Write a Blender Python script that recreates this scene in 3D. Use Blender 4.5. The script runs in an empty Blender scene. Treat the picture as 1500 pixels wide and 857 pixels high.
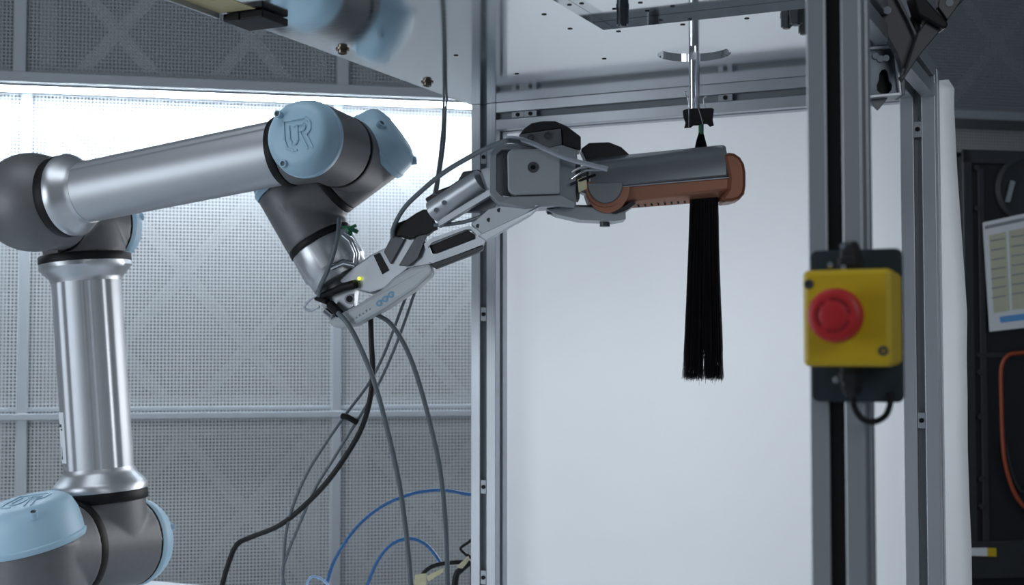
import bpy, bmesh, math, random
from mathutils import Vector, Matrix

random.seed(4)
SC = bpy.context.scene
COL = SC.collection
R = math.radians
# ------------------------------------------------------------------ camera, world, lights, exposure
CAMZ = 1.15
F = 2000.0
PITCH = R(2.6)
cam_data = bpy.data.cameras.new('camera')
cam = bpy.data.objects.new('camera', cam_data)
COL.objects.link(cam)
cam.location = (0, 0, CAMZ)
cam.rotation_euler = (R(90) + PITCH, 0, 0)
cam_data.sensor_width = 36
cam_data.lens = 36 * F / 1500
cam_data.clip_start = 0.05
cam_data.dof.use_dof = True
cam_data.dof.focus_distance = 1.66
cam_data.dof.aperture_fstop = 7.5
SC.camera = cam

world = bpy.data.worlds.new('world')
SC.world = world
world.use_nodes = True
wbg = world.node_tree.nodes['Background']
wbg.inputs[0].default_value = (0.50, 0.60, 0.72, 1)
wbg.inputs[1].default_value = 0.14


def area(name, loc, target, sx, sy, power, col):
    l = bpy.data.lights.new(name, 'AREA')
    l.shape = 'RECTANGLE'
    l.size = sx
    l.size_y = sy
    l.energy = power
    l.color = col
    o = bpy.data.objects.new(name, l)
    COL.objects.link(o)
    o.location = loc
    d = Vector(target) - Vector(loc)
    o.rotation_euler = d.to_track_quat('-Z', 'Y').to_euler()
    return o


area('added_side_light', (-1.7, 0.9, CAMZ + 0.05), (0.0, 1.9, CAMZ - 0.05), 0.9, 0.9, 10, (0.86, 0.93, 1.0))  # unseen light added to brighten the paper and the arm
area('added_backdrop_light', (0.46, 2.50, CAMZ + 0.02), (0.22, 1.9, CAMZ + 0.0), 0.9, 0.6, 8.5, (0.95, 0.975, 1.0))  # unseen light added behind the paper so the sheet glows evenly
area('ceiling_light', (-0.7, 1.2, CAMZ + 1.5), (-0.5, 1.9, CAMZ), 1.4, 0.7, 9, (0.86, 0.93, 1.0))
area('added_fill_light', (1.0, -0.7, CAMZ + 0.75), (0.2, 1.4, CAMZ), 1.2, 0.9, 8, (0.93, 0.96, 1.0))  # unseen light added to brighten the front post and stop box

SC.view_settings.view_transform = 'Standard'
SC.view_settings.look = 'None'
SC.view_settings.gamma = 1
SC.view_settings.use_curve_mapping = False
SC.view_settings.exposure = 0.0

# ------------------------------------------------------------------ helpers
CP, SP = math.cos(PITCH), math.sin(PITCH)


class Dep:
    """distance that changes along a slanting thing: a at px 480, k per px"""
    def __init__(self, a, k):
        self.a, self.k = a, k

    def __add__(self, o):
        return Dep(self.a + o, self.k)

    def __sub__(self, o):
        return Dep(self.a - o, self.k)

    def at(self, px):
        return self.a + self.k * (px - 480)


def P(px, py, d):
    """the point at distance d in front of the camera that was measured at (px, py)"""
    if isinstance(d, Dep):
        d = d.at(px)
    u = (px - 750) / F
    v = (428.5 - py) / F
    y = CP - v * SP
    z = SP + v * CP
    return Vector((u * d / y, d, CAMZ + z * d / y))


TH = R(25)
FM = Matrix.Translation((-0.06, 2.0, CAMZ)) @ Matrix.Rotation(-TH, 4, 'Z')   # the aluminium frame's axes
WPH = R(12)
WM = Matrix.Translation((-0.75, 3.0, CAMZ)) @ Matrix.Rotation(WPH, 4, 'Z')    # the wall's axes

ROOT = {}
BUILD = {}      # lay-out to world transform of a thing that is built at another size


def thing(name, label, cat, mat=None, group=None, kind=None):
    o = bpy.data.objects.new(name, None)
    COL.objects.link(o)
    mat = mat if isinstance(mat, Matrix) else Matrix.Translation(mat or (0, 0, 0))
    o.matrix_world = mat
    o.empty_display_size = 0.02
    ROOT[o] = mat.copy()
    if kind:
        o['kind'] = kind
    else:
        o['label'] = label
        o['category'] = cat
        if group:
            o['group'] = group
    return o


def obj(name, bm, mat, parent=None, smooth=None, bevel=0, label=None, cat=None, group=None, kind=None, recalc=True, origin=None):
    if recalc:
        bmesh.ops.recalc_face_normals(bm, faces=bm.faces[:])
    me = bpy.data.meshes.new(name)
    M = ROOT[parent] if parent is not None else Matrix.Translation(origin or (0, 0, 0))
    if parent in BUILD:
        bmesh.ops.transform(bm, matrix=BUILD[parent], verts=bm.verts[:])
    bmesh.ops.transform(bm, matrix=M.inverted(), verts=bm.verts[:])
    if smooth:
        for f in bm.faces:
            f.smooth = True
    bm.to_mesh(me)
    bm.free()
    if smooth:
        me.set_sharp_from_angle(angle=R(smooth))
    me.materials.append(mat)
    o = bpy.data.objects.new(name, me)
    COL.objects.link(o)
    if parent is not None:
        o.parent = parent
        ROOT[o] = M
        if parent in BUILD:
            BUILD[o] = BUILD[parent]
    else:
        o.matrix_world = M
        ROOT[o] = M
    if bevel:
        b = o.modifiers.new('bevel', 'BEVEL')
        b.width = bevel
        b.segments = 2
        b.limit_method = 'ANGLE'
        b.angle_limit = R(35)
    if label:
        o['label'] = label
    if cat:
        o['category'] = cat
    if group:
        o['group'] = group
    if kind:
        o['kind'] = kind
    return o


def new():
    return bmesh.new()


def frame_for(ax):
    ax = Vector(ax).normalized()
    h = Vector((0, 0, 1)) if abs(ax.z) < 0.9 else Vector((1, 0, 0))
    s = ax.cross(h).normalized()
    t = s.cross(ax).normalized()
    return s, t, ax


def lathe(bm, p, ax, prof, seg=40, rf=None, ref=None):
    """prof: (t, r) along the axis; rf(angle) scales the radius"""
    p = Vector(p)
    s, t, a = frame_for(ax)
    if ref is not None:
        s = (Vector(ref) - a * a.dot(Vector(ref))).normalized()
        t = a.cross(s)
    rings = []
    for (h, r) in prof:
        if r < 1e-6:
            rings.append([bm.verts.new(p + a * h)])
        else:
            ring = []
            for i in range(seg):
                an = 2 * math.pi * i / seg
                k = rf(an, h) if rf else 1
                ring.append(bm.verts.new(p + a * h + (s * math.cos(an) + t * math.sin(an)) * r * k))
            rings.append(ring)
    for A, B in zip(rings, rings[1:]):
        for i in range(seg):
            j = (i + 1) % seg
            if len(A) == 1 and len(B) == 1:
                continue
            if len(A) == 1:
                bm.faces.new((A[0], B[i], B[j]))
            elif len(B) == 1:
                bm.faces.new((A[i], B[0], A[j]))
            else:
                bm.faces.new((A[i], B[i], B[j], A[j]))
    for Rg in (rings[0], rings[-1]):
        if len(Rg) > 1:
            bm.faces.new(Rg)
    return bm


def cyl(bm, p0, p1, r, seg=24, r1=None):
    p0, p1 = Vector(p0), Vector(p1)
    return lathe(bm, p0, p1 - p0, [(0, r), ((p1 - p0).length, r1 if r1 is not None else r)], seg)


def box(bm, lo, hi, M=None):
    vs = [Vector((x, y, z)) for x in (lo[0], hi[0]) for y in (lo[1], hi[1]) for z in (lo[2], hi[2])]
    if M:
        vs = [M @ v for v in vs]
    v = [bm.verts.new(q) for q in vs]
    for f in ((0, 1, 3, 2), (4, 6, 7, 5), (0, 4, 5, 1), (2, 3, 7, 6), (0, 2, 6, 4), (1, 5, 7, 3)):
        bm.faces.new([v[i] for i in f])
    return bm


def prism(bm, pts, off):
    """pts: 3-D outline; off: extrusion vector"""
    off = Vector(off)
    a = [bm.verts.new(Vector(p)) for p in pts]
    b = [bm.verts.new(Vector(p) + off) for p in pts]
    n = len(a)
    bm.faces.new(a)
    bm.faces.new(b[::-1])
    for i in range(n):
        j = (i + 1) % n
        bm.faces.new((a[i], b[i], b[j], a[j]))
    return bm


def slab(name, pts, d, t, mat, parent, bevel=0.0008, label=None, d2=None):
    """a plate whose front face lies at distance d (to d2 at its right end), thickness t"""
    if d2 is None:
        q = [P(x, y, d) for x, y in pts]
    else:
        x0 = min(x for x, y in pts)
        x1 = max(x for x, y in pts)
        q = [P(x, y, d + (d2 - d) * (x - x0) / (x1 - x0)) for x, y in pts]
    return obj(name, prism(new(), q, (0, t, 0)), mat, parent, bevel=bevel, label=label)


def holed(bm, outer, holes, lift, off):
    """flat outline with holes, extruded; lift maps (x, y) to 3-D"""
    off = Vector(off)
    loops = [outer] + holes
    for o3 in (Vector((0, 0, 0)), off):
        edges = []
        for lp in loops:
            vs = [bm.verts.new(lift(x, y) + o3) for x, y in lp]
            for i in range(len(vs)):
                edges.append(bm.edges.new((vs[i], vs[(i + 1) % len(vs)])))
        bmesh.ops.triangle_fill(bm, edges=edges, use_beauty=True)
    for lp in loops:
        n = len(lp)
        for i in range(n):
            a, b = lp[i], lp[(i + 1) % n]
            A, B = lift(*a), lift(*b)
            bm.faces.new([bm.verts.new(q) for q in (A, B, B + off, A + off)])
    bmesh.ops.remove_doubles(bm, verts=bm.verts[:], dist=1e-6)
    return bm


def spline(pts, n=10):
    pts = [Vector(p) for p in pts]
    ext = [pts[0] * 2 - pts[1]] + pts + [pts[-1] * 2 - pts[-2]]
    out = []
    for i in range(1, len(ext) - 2):
        a, b, c, d = ext[i - 1:i + 3]
        for k in range(n):
            t = k / n
            out.append(0.5 * ((2 * b) + (c - a) * t + (2 * a - 5 * b + 4 * c - d) * t * t + (3 * b - a - 3 * c + d) * t ** 3))
    out.append(pts[-1])
    return out


def tube(bm, pts, r, seg=10, rend=None, flat=1.0):
    n = len(pts)
    prev = None
    rings = []
    for i, p in enumerate(pts):
        tg = (pts[min(i + 1, n - 1)] - pts[max(i - 1, 0)]).normalized()
        if prev is None:
            s, t, _ = frame_for(tg)
        else:
            s = (prev - tg * prev.dot(tg)).normalized()
            t = s.cross(tg)
        prev = s
        rr = r if rend is None else r + (rend - r) * i / (n - 1)
        rings.append([bm.verts.new(p + (s * math.cos(2 * math.pi * k / seg) + t * math.sin(2 * math.pi * k / seg) * flat) * rr) for k in range(seg)])
    for A, B in zip(rings, rings[1:]):
        for i in range(seg):
            j = (i + 1) % seg
            bm.faces.new((A[i], B[i], B[j], A[j]))
    bm.faces.new(rings[0])
    bm.faces.new(rings[-1][::-1])
    return bm


def cable(name, pts, r, mat, label, parent=None, cat='cable', group='cables around the robot arm'):
    q = spline([P(*p) for p in pts])
    if parent:
        return obj(name, tube(new(), q, r), mat, parent, smooth=60, label=label)
    return obj(name, tube(new(), q, r), mat, None, smooth=60, label=label, cat=cat, group=group, origin=q[-1])


# ------------------------------------------------------------------ materials
def mat(name, col, rough=0.5, metal=0.0, noise=0.0, nscale=60, bump=0.0, stretch=None, coat=0, spec=None, emit=None, es=0, rvar=0.0):
    m = bpy.data.materials.new(name)
    m.use_nodes = True
    nt = m.node_tree
    b = nt.nodes['Principled BSDF']
    b.inputs['Base Color'].default_value = (*col, 1)
    b.inputs['Roughness'].default_value = rough
    b.inputs['Metallic'].default_value = metal
    b.inputs['Coat Weight'].default_value = coat
    if spec is not None:
        b.inputs['Specular IOR Level'].default_value = spec
    if emit:
        b.inputs['Emission Color'].default_value = (*emit, 1)
        b.inputs['Emission Strength'].default_value = es
    tc = nt.nodes.new('ShaderNodeTexCoord')
    mp = nt.nodes.new('ShaderNodeMapping')
    nt.links.new(tc.outputs['Object'], mp.inputs[0])
    if stretch:
        mp.inputs['Scale'].default_value = stretch
    nz = nt.nodes.new('ShaderNodeTexNoise')
    nz.inputs['Scale'].default_value = nscale
    nz.inputs['Detail'].default_value = 5
    nt.links.new(mp.outputs[0], nz.inputs[0])
    if noise:
        mx = nt.nodes.new('ShaderNodeMix')
        mx.data_type = 'RGBA'
        mx.inputs[6].default_value = (*[c * (1 - noise) for c in col], 1)
        mx.inputs[7].default_value = (*[min(1, c * (1 + noise)) for c in col], 1)
        nt.links.new(nz.outputs[0], mx.inputs[0])
        nt.links.new(mx.outputs[2], b.inputs['Base Color'])
    if rvar:
        mr = nt.nodes.new('ShaderNodeMapRange')
        mr.inputs[1].default_value = 0.3
        mr.inputs[2].default_value = 0.7
        mr.inputs[3].default_value = max(0.02, rough - rvar)
        mr.inputs[4].default_value = rough + rvar
        nt.links.new(nz.outputs[0], mr.inputs[0])
        nt.links.new(mr.outputs[0], b.inputs['Roughness'])
    if bump:
        bp = nt.nodes.new('ShaderNodeBump')
        bp.inputs['Strength'].default_value = bump
        bp.inputs['Distance'].default_value = 0.001
        nt.links.new(nz.outputs[0], bp.inputs['Height'])
        nt.links.new(bp.outputs[0], b.inputs['Normal'])
    return m


ALU = mat('anodised_aluminium', (0.48, 0.505, 0.54), 0.45, 0.85, noise=0.06, nscale=40, stretch=(1, 1, 0.05))
ALU_D = mat('slot_shade', (0.24, 0.265, 0.28), 0.5, 0.3)  # aluminium darkened for the shade inside the slots
TUBE = mat('brushed_tube', (0.44, 0.46, 0.49), 0.47, 0.8, noise=0.05, nscale=30)
CAST = mat('cast_flange', (0.52, 0.54, 0.57), 0.38, 0.9, noise=0.05, nscale=80, bump=0.1)
HOUS = mat('grey_housing', (0.135, 0.138, 0.145), 0.5, 0.35, noise=0.08, nscale=120, bump=0.05)
BLUE = mat('light_blue_plastic', (0.33, 0.50, 0.62), 0.45, 0, noise=0.04, nscale=20)
BLACK = mat('black_rubber', (0.006, 0.006, 0.007), 0.5, noise=0.2, nscale=100, spec=0.22)
BLKM = mat('black_plastic', (0.012, 0.013, 0.015), 0.4, noise=0.2, nscale=60)
DGREY = mat('dark_anodised', (0.085, 0.092, 0.10), 0.42, 0.5, noise=0.15, nscale=60)
MGREY = mat('machined_grey', (0.36, 0.39, 0.42), 0.45, 0.5, noise=0.06, nscale=80)
LGREY = mat('light_grey_cover', (0.40, 0.43, 0.455), 0.45, 0.1, noise=0.05, nscale=60)
SILV = mat('satin_silver', (0.44, 0.465, 0.50), 0.4, 0.6, noise=0.05, nscale=60)
CHROME = mat('chrome', (0.75, 0.77, 0.8), 0.12, 1)
COPPER = mat('copper_finish', (0.36, 0.165, 0.105), 0.4, 0.4, noise=0.05, nscale=50)
COPD = mat('dark_copper', (0.20, 0.075, 0.04), 0.4, 0.4, noise=0.05, nscale=50)
STYG = mat('styler_grey', (0.22, 0.24, 0.255), 0.33, 0.55, noise=0.05, nscale=80)
HAIR = mat('black_hair', (0.007, 0.006, 0.008), 0.28, spec=0.9)
CABG = mat('grey_cable_jacket', (0.11, 0.135, 0.155), 0.45)
CABB = mat('black_cable_jacket', (0.011, 0.011, 0.012), 0.5, spec=0.3)
STEEL = mat('dark_steel', (0.035, 0.038, 0.042), 0.45, 0.3, noise=0.3, nscale=50)
CABBL = mat('blue_cable_jacket', (0.025, 0.13, 0.34), 0.4)
CABLB = mat('pale_blue_jacket', (0.30, 0.48, 0.75), 0.4)
CLEAR = mat('pale_grey_hose', (0.42, 0.46, 0.52), 0.2, 0.1, coat=0.5)
WEDGE = mat('wedge_grey', (0.17, 0.18, 0.19), 0.4, 0.4, noise=0.3, nscale=60)
TAPE = mat('yellow_tape', (0.46, 0.40, 0.22), 0.5, noise=0.15, nscale=90)
CREAM = mat('cream_tag', (0.62, 0.58, 0.38), 0.5, noise=0.2, nscale=150)
YEL = mat('yellow_enclosure', (0.60, 0.42, 0.012), 0.42, noise=0.04, nscale=40)
RED = mat('red_button', (0.50, 0.018, 0.022), 0.45, noise=0.05, nscale=60)
REDD = mat('dark_red_mark', (0.22, 0.008, 0.012), 0.5)
NAVY = mat('dark_blue_black_plate', (0.024, 0.036, 0.046), 0.4, noise=0.1, nscale=60)
PAPER = mat('white_paper', (0.80, 0.825, 0.85), 0.75, noise=0.015, nscale=5, spec=0.2)
WHITE = mat('white_label', (0.75, 0.78, 0.82), 0.5)
BENCH = mat('white_bench_top', (0.72, 0.75, 0.78), 0.4, noise=0.03, nscale=6)
FLOOR = mat('grey_floor', (0.16, 0.17, 0.18), 0.5, noise=0.2, nscale=5)
BRASS = mat('bronze_screw', (0.17, 0.14, 0.11), 0.3, 0.9)
GREEN = mat('green_elastic', (0.02, 0.16, 0.08), 0.5)
LEDM = mat('yellow_led', (0.8, 0.9, 0.1), 0.4, emit=(0.85, 1.0, 0.05), es=1.6)
ORANGE = mat('orange_cable_jacket', (0.30, 0.055, 0.02), 0.5)
CABINET = mat('black_cabinet', (0.012, 0.014, 0.017), 0.35, noise=0.2, nscale=10)
CABFR = mat('cabinet_frame', (0.028, 0.031, 0.036), 0.4, noise=0.2, nscale=20)
PALEY = mat('pale_yellow_print', (0.55, 0.56, 0.42), 0.6)
PBLUE = mat('poster_blue', (0.12, 0.36, 0.72), 0.6)
EMB = mat('emblem_blue', (0.22, 0.42, 0.60), 0.5)
INK = mat('ink', (0.06, 0.06, 0.07), 0.6)
FRAMEW = mat('wall_frame_paint', (0.50, 0.54, 0.58), 0.5)
FRAMED = mat('shaded_frame_paint', (0.27, 0.30, 0.33), 0.5)  # wall frame colour darkened, dimness of the upper wall painted in
BRACE = mat('brace_paint', (0.37, 0.395, 0.41), 0.55)
BRACEU = mat('upper_brace_paint', (0.60, 0.63, 0.65), 0.55)
BACKW = mat('backing', (0.20, 0.22, 0.235), 0.8)


def plate_mat():
    m = mat('brushed_plate', (0.86, 0.88, 0.90), 0.10, 1.0, noise=0.06, nscale=25, stretch=(1.2, 14, 1), rvar=0.04, bump=0.03)
    return m


PLATE = plate_mat()
# paper lets light through
_nt = PAPER.node_tree
_tl = _nt.nodes.new('ShaderNodeBsdfTranslucent'); _tl.inputs[0].default_value = (0.90, 0.92, 0.94, 1)
_mx = _nt.nodes.new('ShaderNodeMixShader'); _mx.inputs[0].default_value = 0.5
_nt.links.new(_nt.nodes['Principled BSDF'].outputs[0], _mx.inputs[1])
_nt.links.new(_tl.outputs[0], _mx.inputs[2])
_nt.links.new(_mx.outputs[0], _nt.nodes['Material Output'].inputs[0])
ZINC = mat('zinc_bracket', (0.07, 0.085, 0.10), 0.35, 0.6, noise=0.5, nscale=60)


def perforated(name, col, pitch=0.0076, hole=0.26):
    m = bpy.data.materials.new(name)
    m.use_nodes = True
    nt = m.node_tree
    N, L = nt.nodes, nt.links
    b = N['Principled BSDF']
    b.inputs['Base Color'].default_value = (*col, 1)
    b.inputs['Roughness'].default_value = 0.55
    tc = N.new('ShaderNodeTexCoord')
    sep = N.new('ShaderNodeSeparateXYZ')
    L.new(tc.outputs['Object'], sep.inputs[0])
    ds = []
    for k in (0, 2):
        a = N.new('ShaderNodeMath'); a.operation = 'DIVIDE'; a.inputs[1].default_value = pitch
        L.new(sep.outputs[k], a.inputs[0])
        f = N.new('ShaderNodeMath'); f.operation = 'FRACT'
        L.new(a.outputs[0], f.inputs[0])
        s = N.new('ShaderNodeMath'); s.operation = 'SUBTRACT'; s.inputs[1].default_value = 0.5
        L.new(f.outputs[0], s.inputs[0])
        q = N.new('ShaderNodeMath'); q.operation = 'ABSOLUTE'
        L.new(s.outputs[0], q.inputs[0])
        ds.append(q)
    mx = N.new('ShaderNodeMath'); mx.operation = 'MAXIMUM'
    L.new(ds[0].outputs[0], mx.inputs[0]); L.new(ds[1].outputs[0], mx.inputs[1])
    lt = N.new('ShaderNodeMath'); lt.operation = 'LESS_THAN'; lt.inputs[1].default_value = hole
    L.new(mx.outputs[0], lt.inputs[0])
    tr = N.new('ShaderNodeBsdfTransparent')
    mix = N.new('ShaderNodeMixShader')
    L.new(lt.outputs[0], mix.inputs[0])
    L.new(b.outputs[0], mix.inputs[1])
    L.new(tr.outputs[0], mix.inputs[2])
    L.new(mix.outputs[0], N['Material Output'].inputs[0])
    return m


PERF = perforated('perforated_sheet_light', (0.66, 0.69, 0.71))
PERFD = perforated('perforated_sheet_shaded', (0.20, 0.225, 0.25))  # same sheet as the lower wall, with the upper wall's shade in its colour

# ------------------------------------------------------------------ the room
ZF = 0.0
fl = new(); box(fl, (-3.6, -1.0, -0.05), (4.2, 4.6, 0.0))
obj('floor', fl, FLOOR, kind='structure')

PW, PH = 0.669, 0.694
X0 = -0.306            # a wall upright, in wall coordinates
ZT = 0.565             # underside of the upper wall's ledge, above the camera
wall = thing('wall_back', None, None, WM, kind='structure')
FWD = -0.12            # the upper wall stands this far in front of the lower one
i0, i1 = -2, 5
for i in range(i0, i1):
    xa, xb = X0 + i * PW, X0 + (i + 1) * PW
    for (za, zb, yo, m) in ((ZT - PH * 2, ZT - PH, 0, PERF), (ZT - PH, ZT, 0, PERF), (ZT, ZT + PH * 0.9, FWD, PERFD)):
        if za < -CAMZ:
            za = -CAMZ
        bm = new(); box(bm, (xa, yo, za), (xb, yo + 0.0008, zb), WM)
        obj('perforated_panel', bm, m, wall)
    # upright, lower and upper
    bm = new(); box(bm, (xa - 0.011, -0.014, -CAMZ), (xa + 0.011, -0.001, ZT), WM)
    obj('upright', bm, FRAMEW, wall, bevel=0.002)
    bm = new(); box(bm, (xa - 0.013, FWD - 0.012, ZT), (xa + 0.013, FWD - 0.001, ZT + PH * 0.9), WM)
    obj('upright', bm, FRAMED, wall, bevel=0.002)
    # inner folded edges seen through the perforation
    for (za, zb, yo) in ((ZT - PH * 2, ZT - PH, 0), (ZT - PH, ZT, 0), (ZT, ZT + PH * 0.9, FWD)):
        bm = new()
        for xx in (xa + 0.036, xb - 0.070):
            box(bm, (xx, yo + 0.008, za + 0.02), (xx + 0.034, yo + 0.012, zb - 0.01), WM)
        box(bm, (xa + 0.02, yo + 0.008, za + 0.02), (xb - 0.02, yo + 0.012, za + 0.036), WM)
        box(bm, (xa + 0.02, yo + 0.008, zb - 0.05), (xb - 0.02, yo + 0.012, zb - 0.035), WM)
        obj('folded_edge', bm, BRACE, wall)


def clip_seg(p, q, lo, hi):
    t0, t1 = 0.0, 1.0
    for k in (0, 1):
        d = q[k] - p[k]
        if abs(d) < 1e-9:
            if p[k] < lo[k] or p[k] > hi[k]:
                return None
            continue
        a, b = (lo[k] - p[k]) / d, (hi[k] - p[k]) / d
        if a > b:
            a, b = b, a
        t0, t1 = max(t0, a), min(t1, b)
    if t0 >= t1:
        return None
    f = lambda t: (p[0] + (q[0] - p[0]) * t, p[1] + (q[1] - p[1]) * t)
    return f(t0), f(t1)


CX, CZ = 0.139, 0.163      # half spacing of the crossing braces
for i in range(i0, i1):
    xa, xb = X0 + i * PW, X0 + (i + 1) * PW
    xm = (xa + xb) / 2
    rows = ((ZT - PH * 2, ZT - PH, 0, (ZT - PH) - 0.055), (ZT - PH, ZT, 0, ZT - 0.385), (ZT, ZT + PH * 0.9, FWD, ZT - 0.045))
    for (za, zb, yo, zc) in rows:
        lo, hi = (xa + 0.05, za + 0.03), (xb - 0.05, zb - 0.03)
        for s in (1, -1):
            for k in range(-6, 7):
                # straight braces through (xm + 2k*CX, zc), slope s*CZ/CX
                cx = xm + 2 * k * CX + (0.055 if i > 1 else 0)
                zc_i = zc + (0.075 if i > 1 else 0)
                p = (cx - 10 * CX, zc_i - s * 10 * CZ)
                q = (cx + 10 * CX, zc_i + s * 10 * CZ)
                c = clip_seg(p, q, lo, hi)
                if not c or (Vector(c[0]) - Vector(c[1])).length < 0.06:
                    continue
                a, b = Vector(c[0]), Vector(c[1])
                d = (b - a).normalized()
                nn = Vector((-d.y, d.x)) * 0.0135
                bm = new()
                prism(bm, [WM @ Vector((v.x, yo + 0.009 + (0.0006 if s > 0 else 0), v.y)) for v in (a - nn, b - nn, b + nn, a + nn)],
                      WM.to_3x3() @ Vector((0, 0.002, 0)))
                obj('diagonal_brace', bm, BRACEU if yo else BRACE, wall)
bm = new(); box(bm, (X0 + i0 * PW, 0.07, -CAMZ), (X0 + i1 * PW, 0.10, ZT + PH), WM)
obj('backing', bm, BACKW, wall)
# rail between the lower panels: a lip and a shadow gap
for zz in (ZT - PH, ZT - 2 * PH + 0.02):
    bm = new(); box(bm, (X0 + i0 * PW, -0.016, zz - 0.012), (X0 + i1 * PW, -0.0015, zz + 0.003), WM)
    obj('rail', bm, FRAMEW, wall, bevel=0.002)
    bm = new(); box(bm, (X0 + i0 * PW, -0.010, zz + 0.006), (X0 + i1 * PW, -0.0015, zz + 0.014), WM)
    obj('rail', bm, FRAMEW, wall, bevel=0.001)
bm = new(); box(bm, (X0 + i0 * PW, FWD - 0.014, ZT), (X0 + i1 * PW, FWD - 0.0015, ZT + 0.022), WM)
box(bm, (X0 + i0 * PW, FWD, ZT + 0.001), (X0 + i1 * PW, 0.06, ZT + 0.012), WM)
obj('trim_1', bm, FRAMED, None, kind='structure', bevel=0.002, origin=WM @ Vector((0, 0, ZT)))

# strip light under the ledge that washes the lower wall
XS0, XS1 = X0 + i0 * PW, X0 + 2 * PW
ls = thing('strip_light', 'white strip light under the ledge of the perforated wall, behind the arm', 'light', WM @ Matrix.Translation((0, -0.08, ZT)))
bm = new(); box(bm, (XS0, -0.106, ZT - 0.004), (XS1, -0.058, ZT - 0.0002), WM)
obj('housing', bm, FRAMED, ls)
bm = new(); box(bm, (XS0 + 0.01, -0.103, ZT - 0.0075), (XS1 - 0.01, -0.061, ZT - 0.0042), WM)
obj('diffuser', bm, mat('strip_diffuser', (0.9, 0.9, 0.9), 0.5, emit=(0.80, 0.90, 1.0), es=40), ls)

# ------------------------------------------------------------------ work bench
bench = thing('workbench', 'white topped workbench that carries the robot arm and the aluminium frame', 'table', FM @ Matrix.Translation((0, -0.3, -CAMZ)))
bm = new(); box(bm, (-1.2, -1.25, -0.43), (1.0, 0.155, -0.40), FM)
obj('bench_top', bm, BENCH, bench, bevel=0.003)
for u in (-1.15, 0.90):
    for v in (-1.2, 0.09):
        bm = new(); box(bm, (u, v, -CAMZ), (u + 0.05, v + 0.05, -0.43), FM)
        obj('leg', bm, ALU, bench, bevel=0.002)

# ------------------------------------------------------------------ aluminium frame
def xsec(s, w=0.010, h=0.011):
    a, b = (s - w) / 2, (s + w) / 2
    return [(0, 0), (a, 0), (a, h), (b, h), (b, 0), (s, 0), (s, a), (s - h, a), (s - h, b), (s, b), (s, s), (b, s), (b, s - h), (a, s - h), (a, s), (0, s), (0, b), (h, b), (h, a), (0, a)]


def profile(name, o, axis, length, s, parent, M=FM, w=0.010, lm=None, ld=None):
    """slotted extrusion, corner o, axis 'x','y','z' in the frame's axes"""
    o = Vector(o)
    pts = []
    for (p, q) in xsec(s, w, 0.27 * s):
        v = {'z': Vector((p, q, 0)), 'x': Vector((0, p, q)), 'y': Vector((p, 0, q))}[axis]
        pts.append(M @ (o + v))
    off = {'z': Vector((0, 0, length)), 'x': Vector((length, 0, 0)), 'y': Vector((0, length, 0))}[axis]
    ob = obj(name, prism(new(), pts, M.to_3x3() @ off), ALU, parent, bevel=0.0009)
    # dark strips in the slots, their colour standing in for the groove's shade
    bm = new()
    k = 0.27 * s
    c = s / 2
    e = 0.002 if ld is None else k - ld
    if axis == 'z':
        for (a0, b0, a1, b1) in ((c - w / 2, k - e, c + w / 2, k - e + 0.0015), (s - k + e - 0.0015, c - w / 2, s - k + e, c + w / 2), (k - e, c - w / 2, k - e + .0015, c + w / 2)):
            box(bm, (o.x + a0, o.y + b0, o.z + .001), (o.x + a1, o.y + b1, o.z + length - .001), M)
    elif axis == 'x':
        box(bm, (o.x + .001, o.y + k - e, o.z + c - w / 2), (o.x + length - .001, o.y + k - e + 0.0015, o.z + c + w / 2), M)
        box(bm, (o.x + .001, o.y + c - w / 2, o.z + k - e), (o.x + length - .001, o.y + c + w / 2, o.z + k - e + .0015), M)
    else:
        box(bm, (o.x + c - w / 2, o.y + .001, o.z + k - e), (o.x + c + w / 2, o.y + length - .001, o.z + k - e + .0015), M)
        box(bm, (o.x + k - e, o.y + .001, o.z + c - w / 2), (o.x + k - e + .0015, o.y + length - .001, o.z + c + w / 2), M)
    obj('slot_shade_strip', bm, lm or ALU_D, ob)
    return ob


PB = 0.368      # underside of the plate above the camera
frame = thing('aluminium_frame', 'slotted aluminium profile frame standing on the bench around the paper backdrop', 'frame', FM @ Matrix.Translation((0, 0, -0.40)))
profile('post', (0, 0, -0.40), 'z', PB + 0.40, 0.040, frame)
UR_ = 0.615
profile('post', (UR_, 0, -0.40), 'z', PB + 0.40, 0.044, frame)
profile('post', (0.6805, -0.818, -0.40), 'z', PB + 0.40 + 0.2, 0.0385, frame, w=0.0108, lm=BLACK, ld=0.0022)
profile('beam', (0.040, 0, PB - 0.040), 'x', UR_ - 0.040, 0.040, frame)
profile('beam', (UR_ + 0.001, -0.84, PB - 0.040), 'y', 0.839, 0.043, frame)
bm = new(); box(bm, (UR_ + 0.02, -0.84, PB + 0.004), (0.719, -0.79, PB + 0.010), FM)
obj('joining_plate', bm, MGREY, frame, bevel=0.001)
# slot nuts and screws in the slots


def slot_nut(u, v, z, horiz=False):
    bm = new()
    a, b = (0.010, 0.0045) if horiz else (0.0045, 0.010)
    box(bm, (u - a, v + 0.001, z - b), (u + a, v + 0.006, z + b), FM)
    n = obj('slot_nut', bm, MGREY, frame, bevel=0.0005)
    bm = new(); cyl(bm, FM @ Vector((u, v + 0.0015, z)), FM @ Vector((u, v - 0.0005, z)), 0.003, 12)
    obj('set_screw', bm, BLACK, n, smooth=40)


for py in (228, 460, 712, 843):
    slot_nut(0.020, 0.0, (519 - py) / 2000 * 1.99)
for py in (188, 615):
    slot_nut(UR_ + 0.022, 0.0, (519 - py) / 2000 * 1.735)
for u in (0.075, 0.095, 0.385, 0.52):
    slot_nut(u, 0.0, PB - 0.020, True)

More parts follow.
